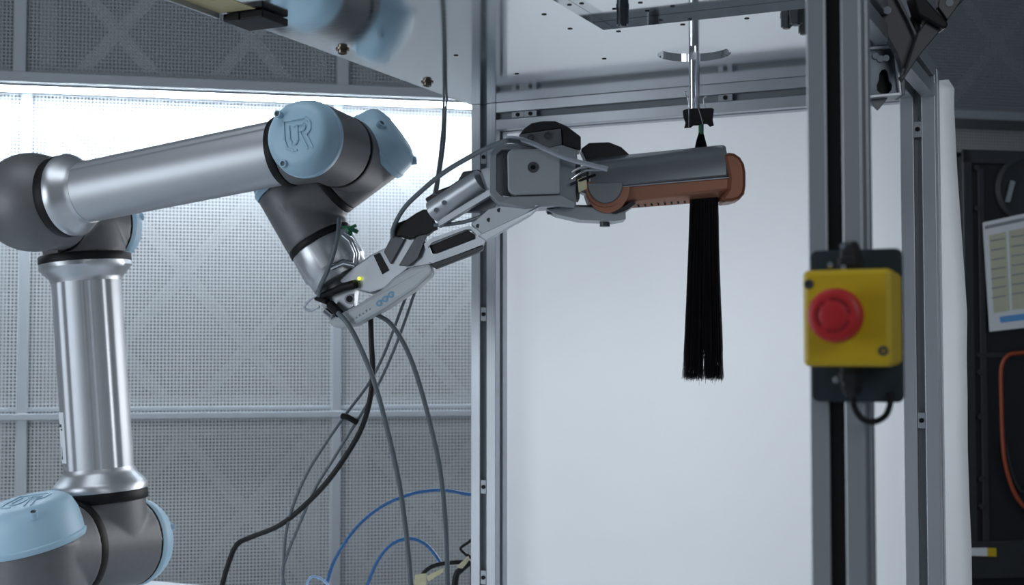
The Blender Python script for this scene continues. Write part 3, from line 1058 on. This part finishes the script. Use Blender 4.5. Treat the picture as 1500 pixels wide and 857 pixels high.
# section: bottom front, front top edge, chamfer, top, back top, back bottom
bar('upper_arm', [(862, 277, d0), (862, 252, d0 + .001), (858, 240, d0 + .007), (856, 233, d0 + .018), (858, 233, d0 + .034), (862, 277, d0 + .040)],
    [(1067, 259, d1), (1067, 226, d1 + .001), (1064, 216, d1 + .007), (1061, 212, d1 + .016), (1061, 212, d1 + .034), (1067, 259, d1 + .040)], STYG, 0, 0, bevel=0.003)
bar('lower_arm', [(905, 273, d0 + .002), (905, 296, d0 + .004), (912, 306, d0 + .016), (912, 306, d0 + .036), (905, 273, d0 + .038)],
    [(1068, 259, d1 + .002), (1068, 278, d1 + .004), (1066, 294, d1 + .026), (1066, 294, d1 + .036), (1068, 259, d1 + .038)], COPPER, 0, 0, bevel=0.0022, label='copper coloured lower arm')
# end cap: rounded block that closes over both arms
cp = []
x0, x1_, y0, y1_ = 1060, 1093, 223, 296
for (cx_, cy_, a0) in ((1078, 240, 0), (1078, 240, 0)):
    pass
ptsc = [(1060, 226), (1068, 223), (1076, 224), (1085, 230), (1091, 240), (1093, 252), (1093, 272), (1091, 284), (1084, 292), (1074, 295), (1062, 296), (1055, 293), (1060, 285), (1066, 276), (1067, 259)]
slab('end_cap', ptsc, d1 - 0.001, 0.042, COPD, stn, 0.004, label='dark copper end cap')
# hinge disc at the handle
bm = new()


def arc(cx, cy, r, a0, a1, n=16, sx=1.0):
    return [(cx + r * sx * math.cos(a0 + (a1 - a0) * k / n), cy - r * math.sin(a0 + (a1 - a0) * k / n)) for k in range(n + 1)]


outer = arc(890, 272, 40, R(180), R(360), 24, sx=0.82)
slab('hinge_collar', outer + [(922, 274), (862, 266)], d0 - 0.0005, 0.044, COPPER, stn, 0.003, label='copper hinge collar')
slab('hinge_gap', [(925, 294), (932, 298), (918, 308), (902, 313), (896, 312), (908, 306), (918, 300)], d0 - 0.0015, 0.04, BLKM, stn, 0.0004)
slab('hinge_disc', arc(887, 270, 28, R(180), R(360), 24, sx=0.92) + [(912, 266), (861, 268)], d0 - 0.0022, 0.038, STYG, stn, 0.002)
slab('hinge_trim', arc(887, 273, 30, R(185), R(300), 20, sx=0.98) + arc(887, 273, 28, R(300), R(185), 20, sx=0.96), d0 - 0.0032, 0.01, COPPER, stn, 0.0002)
slab('handle', [(846, 246), (862, 240), (862, 285), (850, 280)], d0 + 0.004, 0.03, STYG, stn, 0.003)
# vent slots along the underside
LA, LB = P(905, 296, d0 + .004), P(912, 306, d0 + .016)
RA, RB_ = P(1068, 278, d1 + .004), P(1066, 294, d1 + .026)
for k in range(12):
    t = 0.16 + k * 0.062
    pa = LA.lerp(RA, t); pb = LB.lerp(RB_, t)
    q0 = pa.lerp(pb, 0.78)
    dd_ = (pb - pa).normalized()
    nn_ = (RA - LA).normalized()
    dn_ = dd_.cross(nn_); dn_ = dn_ if dn_.z < 0 else -dn_
    bm = new()
    prism(bm, [q0 - nn_ * .0011 - dd_ * .0022, q0 + nn_ * .0011 - dd_ * .0022, q0 + nn_ * .0011 + dd_ * .0022, q0 - nn_ * .0011 + dd_ * .0022], dn_ * 0.0003)
    obj('vent_slot', bm, BLACK, stn)
# thin silver line that paints a highlight along the upper arm's lower edge
bm = new(); tube(bm, [P(912, 273.5, d0 - 0.0005), P(1068, 260, d1 - 0.0005)], 0.0008, 8)
obj('highlight_line', bm, SILV, stn, smooth=60)

# ------------------------------------------------------------------ rod, clip, tress
RX = FM @ Vector((HU, HV, 0))
RXY = Vector((RX.x, RX.y, 0))
rod = thing('hanging_rod', 'thin chrome rod hanging through the round hole of the plate', 'rod', Vector((RX.x, RX.y, CAMZ + 0.30)))
zb = P(1020, 160, RX.y).z
bm = new(); cyl(bm, (RX.x, RX.y, zb), (RX.x, RX.y, CAMZ + PB + 0.09), 0.0066, 24)
obj('shaft', bm, CHROME, rod, smooth=40)
bm = new(); box(bm, (RX.x - 0.06, RX.y - 0.012, CAMZ + PB + 0.088), (RX.x + 0.06, RX.y + 0.012, CAMZ + PB + 0.1))
obj('crossbar', bm, ALU, rod)
clip = thing('binder_clip', 'black binder clip with wire handles at the lower end of the rod', 'clip', P(1023, 187, RX.y))
dC = RX.y
body = [(1000, 162), (1004, 160), (1020, 159), (1043, 158), (1046, 160), (1044, 176), (1046, 184), (1040, 186), (1036, 182), (1028, 182), (1022, 184), (1016, 184), (1012, 187), (1002, 188), (1004, 180), (1001, 172)]
bm = new()
fr = [P(x, y, dC - 0.012 + (y - 158) * 0.00035) for x, y in body]
bk = [P(x, y, dC + 0.012 - (y - 158) * 0.00035) for x, y in body]
A = [bm.verts.new(q) for q in fr]; B = [bm.verts.new(q) for q in bk]
bm.faces.new(A); bm.faces.new(B[::-1])
for i in range(len(A)):
    j = (i + 1) % len(A)
    bm.faces.new((A[i], B[i], B[j], A[j]))
obj('clip_body', bm, BLKM, clip, bevel=0.0006)
for pts in ([(1009, 186, dC - .0035), (1009, 160, dC - .0155), (1008, 146, dC - .016), (1004, 138, dC - .016), (1003, 135, dC - .016), (1006, 134, dC - .016)],
            [(1030, 182, dC - .0045), (1026, 168, dC - .0130), (1020, 150, dC - .0165), (1018, 145, dC - .0165), (1021, 140, dC - .0165), (1023, 136, dC - .0165)],
            [(1036, 166, dC + .0125), (1031, 150, dC + .0125), (1031, 144, dC + .0125), (1034, 141, dC + .0125), (1035, 143, dC + .0125)]):
    cable('wire_handle', pts, 0.0007, CHROME, None, parent=clip)

tr = thing('hair_tress', 'long black hair tress hanging from the binder clip through the straightener', 'hair', P(1030, 555, RX.y))
bm = new(); cyl(bm, P(1027, 180, dC), P(1027, 197, dC), 0.0032, 16)
obj('elastic_band', bm, GREEN, tr, smooth=40, label='green band tying the top')
bm = new()
TD = SD + 0.002
for k in range(1300):
    a = random.uniform(-1, 1)
    bq = random.uniform(-1, 1)
    side = -1 if a < 0.02 else 1
    # widths in pixels: root, at straightener, at the ends
    x0 = 1027 + a * 3.0
    x1 = 1027 + a * 8.5
    x2 = 1031.5 + a * 19.5 + random.uniform(-1, 1)
    x3 = 1031 + a * 22.5
    x4 = 1030.5 + a * 27.0 + side * 0.9 + random.gauss(0, 0.7)
    x5 = 1030.5 + a * 27.0 + side * 1.5 + random.gauss(0, 1.4 if random.random() < .93 else 4)
    ye = 553 + random.gauss(0, 3.0) - (6 if random.random() < .05 else 0)
    dd = bq * 0.0035
    pts = [P(x0, 194, dC + dd * .6), P(x1, 214, dC - 0.006 + dd), P((x1 + x2) / 2, 250, TD - 0.012 + dd * .3 + .012), P(x2, 286, TD + dd), P(x3, 360, TD + dd * 1.3), P(x4 * .5 + x3 * .5, 440, TD + dd * 1.5), P(x4, 510, TD + dd * 1.5), P(x5, ye, TD + dd * 1.6)]
    q = spline(pts, 2)
    tube(bm, q, 0.00033, 3, rend=0.00014)
obj('hair_strands', bm, HAIR, tr, kind='stuff', recalc=False)

# ------------------------------------------------------------------ cables
D = 1.84
cable('cable', [(543, 462, D), (544, 500, D), (546, 545, D), (541, 590, D), (526, 635, D + .02), (490, 692, D + .04), (455, 732, D + .06), (412, 768, D + .08), (370, 786, D + .10), (348, 797, D + .10), (336, 822, D + .10), (326, 857, D + .1), (318, 905, D + .08)], 0.0038, CABB,
      'thick black cable running down from the gripper and bending away to the left')
cable('cable', [(495, 458, D - .03), (512, 478, D - .04), (532, 518, D - .04), (550, 565, D - .04), (570, 640, D - .04), (586, 715, D - .04), (596, 790, D - .03), (602, 860, D - .03), (604, 905, D)], 0.0034, CABG,
      'grey cable hanging from the plug at the lower left of the gripper')
cable('cable', [(550, 460, D - .01), (572, 474, D - .02), (594, 508, D - .02), (612, 555, D - .02), (630, 620, D - .02), (645, 690, D - .02), (653, 770, D - .01), (656, 860, D), (656, 905, D + .02)], 0.0032, CABG,
      'grey cable arching from under the gripper, rightmost of the hanging cables')
cable('cable', [(600, 420, D + .05), (585, 460, D + .05), (562, 520, D + .05), (540, 562, D + .05), (508, 605, D + .05), (478, 648, D + .05), (450, 693, D + .06), (428, 745, D + .07), (418, 790, D + .08), (414, 857, D + .08), (412, 905, D + .08)], 0.0022, CABG,
      'thin dark grey cable in the clipped pair, left of the two')
cable('cable', [(610, 420, D + .05), (595, 465, D + .05), (572, 525, D + .05), (548, 575, D + .05), (521, 620, D + .05), (490, 670, D + .05), (462, 715, D + .06), (438, 770, D + .07), (420, 815, D + .08), (414, 840, D + .08), (421, 870, D + .08), (424, 905, D + .08)], 0.0022, CABG,
      'thin dark grey cable in the clipped pair, right of the two')
bm = new(); tube(bm, spline([P(501, 609, D + .045), P(511, 612, D + .043), P(524, 619, D + .045)], 5), 0.0062, 12, flat=0.7)
obj('cable_tie', bm, BLACK, smooth=50, label='black clip holding the two thin cables together', cat='clip', origin=P(512, 613, D + .045))
DB = 2.10
cable('cable', [(474, 880, DB), (480, 850, DB), (492, 817, DB), (520, 775, DB), (556, 744, DB), (598, 725, DB), (640, 718, DB), (675, 722, DB + .01), (710, 733, DB + .02), (760, 780, DB + .06)], 0.0027, CABBL,
      'blue cable in a wide arch behind the hanging grey cables')
cable('cable', [(532, 885, DB - .02), (540, 852, DB - .02), (556, 817, DB - .02), (576, 796, DB - .02), (600, 789, DB - .02), (620, 795, DB - .02), (634, 808, DB - .02), (645, 824, DB - .02)], 0.0027, CABBL,
      'blue cable in a small arch below the wide blue arch')
cable('cable', [(446, 880, DB - .05), (450, 855, DB - .05), (457, 845, DB - .05), (468, 847, DB - .05), (480, 857, DB - .05), (490, 885, DB - .05)], 0.0020, CABLB,
      'pale blue thin cable curling just above the bench edge')
cable('cable', [(612, 852, DB - .05), (625, 835, DB - .05), (642, 827, DB - .05), (665, 824, DB - .05), (692, 822, DB - .04), (715, 812, DB)], 0.0033, CABB,
      'short black cable with cream tags beside the left frame post')
cable('cable', [(700, 780, DB - .03), (688, 793, DB - .03), (675, 803, DB - .03), (682, 812, DB - .03), (690, 822, DB - .03), (690, 885, DB - .03)], 0.0022, CABB,
      'thin black cable kinked beside the left frame post')
cable('cable', [(690, 822, DB - .06), (676, 834, DB - .06), (668, 845, DB - .06), (664, 885, DB - .06)], 0.0050, CABB,
      'thick black plug lead under the cream tags')
for (pts, lb) in (([(608, 842), (624, 840), (625, 870), (606, 872)], 'cream tag hanging lowest and leftmost on the short black cable'),
                  ([(624, 844), (650, 832), (650, 838), (628, 852)], 'cream tag folded in the middle of the short black cable'),
                  ([(670, 829), (686, 815), (688, 820), (678, 833), (671, 832)], 'small cream tag nearest the left frame post')):
    q = [P(x, y, DB - .065) for x, y in pts]
    obj('cable_tag', prism(new(), q, (0, 0.002, 0)), CREAM, label=lb, cat='tag', bevel=0.0005, origin=q[0], group='cream tags on the short black cable')
# upper cables
cable('cable', [(575, 348, GD - .012), (577, 332, GD - .018), (592, 305, GD - .03), (616, 281, GD - .05), (650, 253, GD - .07), (690, 229, GD - .08), (720, 214, GD - .08), (744, 206, GD - .09), (762, 208, HD - .008)], 0.0030, CABG,
      'grey cable arching from the black tape up to the tool holder')
cable('hose', [(742, 203, HD - .012), (756, 203, HD - .014), (775, 208, HD - .014), (800, 219, HD - .014), (830, 232, HD - .014), (862, 241, HD - .016), (890, 248, HD - .016)], 0.0030, CLEAR,
      'pale grey hose lying over the tool holder towards the straightener', cat='hose', group=None)
pz = onplate(655, 145)
cable('cable', [(651, 136, pz.y), (650, 150, pz.y - .01), (649, 180, 1.80), (646, 215, 1.76), (641, 255, 1.72), (636, 285, 1.69)], 0.0018, CABG,
      'thin grey cable dropping from the overhead plate to the gripper fingers, left of two')
cable('cable', [(656, 136, pz.y), (654, 150, pz.y - .01), (652, 180, 1.81), (650, 215, 1.77), (644, 255, 1.73), (639, 285, 1.70)], 0.0018, CABG,
      'thin grey cable dropping from the overhead plate to the gripper fingers, right of two')
cable('cable', [(637, 330, GD - .012), (655, 329, GD - .014), (680, 325, GD - .014), (705, 317, GD - .01), (722, 309, GD - .01)], 0.0024, CABG,
      'short grey cable between the two gripper fingers')
cable('cable', [(497, 320, GD - .02), (495, 345, GD - .03), (489, 370, GD - .035), (479, 398, GD - .035), (469, 420, GD - .025), (467, 433, GD - .01)], 0.0031, CABG,
      'grey cable looping over the silver tool flange of the wrist')
cable('cable', [(470, 430, GD - .01), (458, 436, GD - .012), (448, 446, GD - .012), (447, 452, GD - .012), (455, 455, GD - .012), (468, 449, GD - .01)], 0.0018, CLEAR,
      'small pale wire loop sticking out left of the gripper')

# ------------------------------------------------------------------ emergency stop
EU, EV = 0.7145, -0.818
zc_ = (519 - 467) / 2000 * 0.92
EM = FM @ Matrix.Translation((EU, EV, zc_))
es = thing('emergency_stop', 'yellow emergency stop box with red push button fixed to the front aluminium post', 'switch', EM)


def rrect(x0, x1, z0, z1, r, n=6):
    out = []
    for (cx, cz, a0) in ((x1 - r, z1 - r, 0), (x0 + r, z1 - r, 90), (x0 + r, z0 + r, 180), (x1 - r, z0 + r, 270)):
        for k in range(n + 1):
            a = R(a0 + 90 * k / n)
            out.append((cx + r * math.cos(a), cz + r * math.sin(a)))
    return out


def efl(pts, y0, y1):
    return prism(new(), [EM @ Vector((x, y0, z)) for x, z in pts], EM.to_3x3() @ Vector((0, y1 - y0, 0)))


obj('back_plate', efl(rrect(-0.0315, 0.0320, -0.057, 0.0495, 0.005), -0.0045, -0.0003), NAVY, es, bevel=0.0006)
obj('enclosure_base', efl(rrect(-0.0265, 0.0315, -0.0315, 0.0325, 0.005), -0.028, -0.0046), YEL, es, bevel=0.002)
obj('enclosure_lid', efl(rrect(-0.0270, 0.0320, -0.0320, 0.0330, 0.004), -0.0495, -0.0285), YEL, es, bevel=0.0035)
bc = EM @ Vector((-0.0020, -0.0495, 0.0018))
ydir = EM.to_3x3() @ Vector((0, -1, 0))
bm = new(); lathe(bm, bc, ydir, [(-0.001, 0.0155), (0.006, 0.0155), (0.008, 0.013), (0.012, 0.013)], 40)
obj('collar', bm, YEL, es, smooth=35)
bm = new(); lathe(bm, bc, ydir, [(0.009, 0.012), (0.009, 0.0172), (0.011, 0.0182), (0.016, 0.0180), (0.020, 0.0168), (0.0212, 0.0148), (0.0216, 0.0125), (0.0214, 0.0118), (0.0214, 0.0095), (0.0218, 0.0088), (0.0222, 0.006), (0.0223, 0)], 56)
btn = obj('push_button', bm, RED, es, smooth=35, label='red mushroom push button')
sx_ = EM.to_3x3() @ Vector((1, 0, 0)); sz_ = Vector((0, 0, 1))
bm = new()
for k in range(3):
    a0 = R(100 + 120 * k)
    for j in range(8):
        a, b = a0 - R(j * 9), a0 - R((j + 1) * 9)
        q = [bc + ydir * 0.0215 + (sx_ * math.cos(t) + sz_ * math.sin(t)) * r for (t, r) in ((a, 0.0098), (b, 0.0098), (b, 0.0115), (a, 0.0115))]
        prism(bm, q, ydir * 0.0002)
    t = a0 - R(80)
    tip = a0 - R(96)
    q = [bc + ydir * 0.0216 + (sx_ * math.cos(x) + sz_ * math.sin(x)) * r for (x, r) in ((t, 0.0088), (tip, 0.0106), (t, 0.0122))]
    prism(bm, q, ydir * 0.0002)
obj('arrow_mark', bm, REDD, btn, label='release arrows on the button')
for (x, z) in ((-0.0225, 0.0235), (0.0262, -0.0215)):
    bm = new(); lathe(bm, EM @ Vector((x, -0.0493, z)), ydir, [(0, 0.0034), (0.0008, 0.0032), (0.0008, 0.0015), (0.0002, 0.0012), (0.0002, 0)], 18)
    obj('screw', bm, DGREY, es, smooth=35)
for sgn, zz in ((1, 0.033), (-1, -0.0320)):
    bm = new()
    p0 = EM @ Vector((-0.0005, -0.019, zz))
    lathe(bm, p0, (0, 0, sgn), [(-0.001, 0.0085), (0.004, 0.0085), (0.004, 0.0095), (0.010, 0.0095), (0.010, 0.0082), (0.014, 0.0080), (0.019, 0.0060), (0.021, 0.0045), (0.021, 0)], 6)
    g_ = obj('cable_gland', bm, BLKM, es, bevel=0.0007)
for (x, z) in ((-0.012, 0.0375), (-0.003, 0.0355), (-0.0035, 0.050)):
    bm = new(); lathe(bm, EM @ Vector((x, -0.030, z)), ydir, [(0, 0.0022), (0.001, 0.0020), (0.0015, 0)], 12)
    obj('screw', bm, CHROME, es, smooth=60)
bm = new(); lathe(bm, EM @ Vector((-0.013, -0.010, -0.0415)), ydir, [(0, 0.0026), (0.001, 0.0023), (0.0015, 0)], 12)
obj('screw', bm, MGREY, es, smooth=60)
bm = new(); tube(bm, spline([EM @ Vector(q) for q in ((0.0, -0.019, -0.049), (0.001, -0.018, -0.060), (0.006, -0.016, -0.068), (0.013, -0.012, -0.070), (0.020, -0.009, -0.066), (0.023, -0.007, -0.058), (0.023, -0.006, -0.050))], 8), 0.0022, 12)
obj('cable', bm, BLACK, es, smooth=60)

# ------------------------------------------------------------------ brackets at the upper right
BD = 1.44
br = thing('corner_bracket', 'zinc plated bracket with a keyhole slot on the right side beam', 'bracket', P(1297, 150, BD))
bm = new()
key = [(1287, 118), (1288, 108), (1291, 103), (1296, 101), (1300, 104), (1302, 112), (1303, 118), (1307, 124), (1306, 132), (1300, 138), (1291, 138), (1285, 133), (1284, 125)]
holed(bm, [(1266, 72), (1313, 69), (1320, 138), (1264, 143)], [key], lambda x, y: P(x, y, BD), (0, 0.004, 0))
obj('face', bm, ZINC, br)
slab('key_recess', [(1276, 98), (1312, 98), (1312, 140), (1276, 140)], BD + 0.012, 0.003, BLACK, br)
slab('rim', [(1266, 69), (1313, 65), (1314, 69), (1266, 73)], BD - 0.006, 0.03, SILV, br, 0.0004)
slab('rim', [(1266, 140), (1320, 135), (1321, 139), (1266, 144)], BD - 0.006, 0.03, SILV, br, 0.0004)
slab('rim', [(1311, 68), (1314, 68), (1321, 138), (1318, 138)], BD - 0.006, 0.03, SILV, br, 0.0004)
slab('side', [(1314, 66), (1325, 84), (1326, 139), (1321, 139)], BD - 0.003, 0.03, DGREY, br, 0.0005)
for (x, y) in ((1283, 82), (1290, 86), (1298, 85)):
    bm = new(); cyl(bm, P(x, y, BD - 0.003), P(x, y, BD + 0.001), 0.0035, 12)
    obj('bolt', bm, CHROME, br, smooth=35)
slab('gusset', [(1268, 142), (1302, 142), (1287, 161)], BD + 0.006, 0.006, DGREY, br, 0.0004)

AD = 1.40
arm = thing('diagonal_brace_arm', 'dark steel angle brace crossing in front of the upper right frame corner', 'brace', P(1340, 90, AD))
slab('bar', [(1325, 108), (1345, 48), (1362, 24), (1392, -6), (1418, -6), (1400, 12), (1383, 38), (1345, 84), (1327, 112), (1322, 120), (1318, 112)], AD, 0.008, STEEL, arm, 0.001)
slab('bar', [(1264, -8), (1310, -8), (1330, 24), (1346, 60), (1338, 96), (1322, 100), (1313, 76)], AD + 0.012, 0.012, STEEL, arm, 0.001)
slab('flange', [(1310, -8), (1316, -8), (1348, 58), (1344, 62), (1330, 30)], AD + 0.006, 0.01, CABFR, arm, 0.0006)
slab('clamp', [(1336, -8), (1352, -8), (1371, 14), (1390, 34), (1386, 42), (1378, 40), (1346, 22)], AD - 0.008, 0.024, BLACK, arm, 0.002, label='black clamp')
slab('clamp_plate', [(1376, -8), (1414, -8), (1398, 16), (1388, 30), (1374, 10)], AD - 0.004, 0.01, BLKM, arm, 0.001)
for (x, y) in ((1391, 4), (1300, 15)):
    bm = new(); cyl(bm, P(x, y, AD - 0.006), P(x, y, AD + 0.01), 0.004, 12)
    obj('bolt', bm, MGREY, arm, smooth=35)
slab('spacer', [(1337, 22), (1349, 24), (1348, 52), (1340, 44)], AD + 0.010, 0.01, BLACK, arm, 0.0005)

# ------------------------------------------------------------------ cabinet at the right
CD = 2.95
CM = Matrix.Translation(P(1412, 519, CD)) @ Matrix.Rotation(R(8), 4, 'Z')
cab = thing('equipment_cabinet', 'black equipment cabinet against the wall at the right edge', 'cabinet', CM @ Matrix.Translation((0.4, 0, 0)) if False else CM)


def cbx(name, lo, hi, m, parent=None, bevel=0.002, label=None):
    bm = new(); box(bm, lo, hi, CM)
    return obj(name, bm, m, parent or cab, bevel=bevel, label=label)


k = CD / 2000
ztop, zbot = (519 - 218) * k, -CAMZ
cbx('body', (0.0, 0.03, zbot), (0.9, 0.38, ztop), CABINET)
dr_ = cbx('door', (0.002, 0.0, -0.46), (0.898, 0.028, ztop - 0.012), CABINET)
for (lo, hi) in (((0.0, -0.008, -0.47), (0.022, 0.0, ztop)), ((0.0, -0.008, ztop - 0.03), (0.9, 0.0, ztop)), ((0.035, -0.006, -0.46), (0.05, 0.0, ztop - 0.04)), ((0.0, -0.010, -0.48), (0.9, 0.0, -0.40))):
    cbx('door_frame', lo, hi, CABFR, dr_)
cbx('door_frame', (0.022, -0.004, -0.008), (0.9, 0.0, 0.004), CABFR, dr_)
for py in (245, 305, 520, 545, 610, 700, 740):
    z = (519 - py) * k
    bm = new(); cyl(bm, CM @ Vector((0.030, -0.012, z)), CM @ Vector((0.030, 0.0, z)), 0.006, 14)
    obj('knob', bm, CABFR, dr_, smooth=40)
bm = new(); lathe(bm, CM @ Vector((0.150, -0.001, (519 - 275) * k)), CM.to_3x3() @ Vector((0, -1, 0)), [(0, 0.075), (0.006, 0.075), (0.010, 0.066), (0.004, 0.055), (0.004, 0)], 40)
obj('fan_grille', bm, CABFR, dr_, smooth=35)
bm = new(); prism(bm, [CM @ Vector(q) for q in ((0.095, -0.013, 0.33), (0.105, -0.013, 0.33), (0.118, -0.013, 0.375), (0.108, -0.013, 0.378))], CM.to_3x3() @ Vector((0, .004, 0)))
obj('latch', bm, MGREY, dr_)
# poster
pst = thing('poster', 'white printed sheet with a blue stripe taped on the black cabinet', 'poster', CM @ Matrix.Translation((0.1, -0.014, 0.05)))


def pq(px, py, off):
    q = P(px, py, CD + 0.0)
    dx = (px - 1412) / 2000 * CD
    return CM @ Vector((dx, off, (519 - py) * k))


def poly(name, pts, off, m, parent, th=0.0008):
    return obj(name, prism(new(), [pq(x, y, off) for x, y in pts], CM.to_3x3() @ Vector((0, th, 0))), m, parent)


poly('sheet', [(1440, 326), (1560, 300), (1560, 474), (1448, 486)], -0.0125, WHITE, pst)
poly('printed_panel', [(1449, 345), (1476, 339), (1480, 455), (1455, 459)], -0.0130, PALEY, pst, 0.0004)
poly('printed_panel', [(1480, 338), (1560, 322), (1560, 446), (1484, 454)], -0.0130, PALEY, pst, 0.0004)
poly('printed_stripe', [(1464, 464), (1560, 452), (1560, 462), (1465, 473)], -0.0130, PBLUE, pst, 0.0004)
poly('printed_heading', [(1443, 331), (1560, 306), (1560, 311), (1443, 336)], -0.0130, MGREY, pst, 0.0004)
for j in range(7):
    y = 352 + j * 14
    poly('printed_line', [(1452, y), (1474, y - 4), (1474, y - 2), (1452, y + 2)], -0.0133, MGREY, pst, 0.0003)
    poly('printed_line', [(1484, y - 6), (1550, y - 16), (1550, y - 14), (1484, y - 4)], -0.0133, MGREY, pst, 0.0003)
q = spline([pq(1530, 505, -0.02), pq(1500, 516, -0.02), pq(1475, 520, -0.02), pq(1463, 538, -0.02), pq(1462, 580, -0.02), pq(1463, 640, -0.02), pq(1467, 680, -0.02), pq(1480, 720, -0.02), pq(1500, 745, -0.02), pq(1530, 760, -0.02)])
obj('cable', tube(new(), q, 0.0046), ORANGE, smooth=60, label='orange cable looping down the front of the black cabinet', cat='cable', origin=q[-1])
q = spline([pq(1470, 650, -0.014), pq(1478, 690, -0.014), pq(1495, 720, -0.014), pq(1520, 700, -0.014)])
obj('cable', tube(new(), q, 0.004), CABFR, smooth=60, label='dark cable crossing behind the orange one on the cabinet', cat='cable', origin=q[-1])
poly_o = prism(new(), [pq(x, y, -0.016) for x, y in ((1428, 799), (1452, 800), (1452, 812), (1428, 811))], CM.to_3x3() @ Vector((0, .003, 0)))
tg = thing('warning_label', 'small white and yellow label low on the black cabinet', 'label', Matrix.Translation(pq(1430, 806, -0.016)))
obj('yellow_half', poly_o, YEL, tg)
poly_o = prism(new(), [pq(x, y, -0.0165) for x, y in ((1410, 799), (1438, 799), (1438, 811), (1410, 810))], CM.to_3x3() @ Vector((0, .003, 0)))
obj('white_half', poly_o, WHITE, tg)
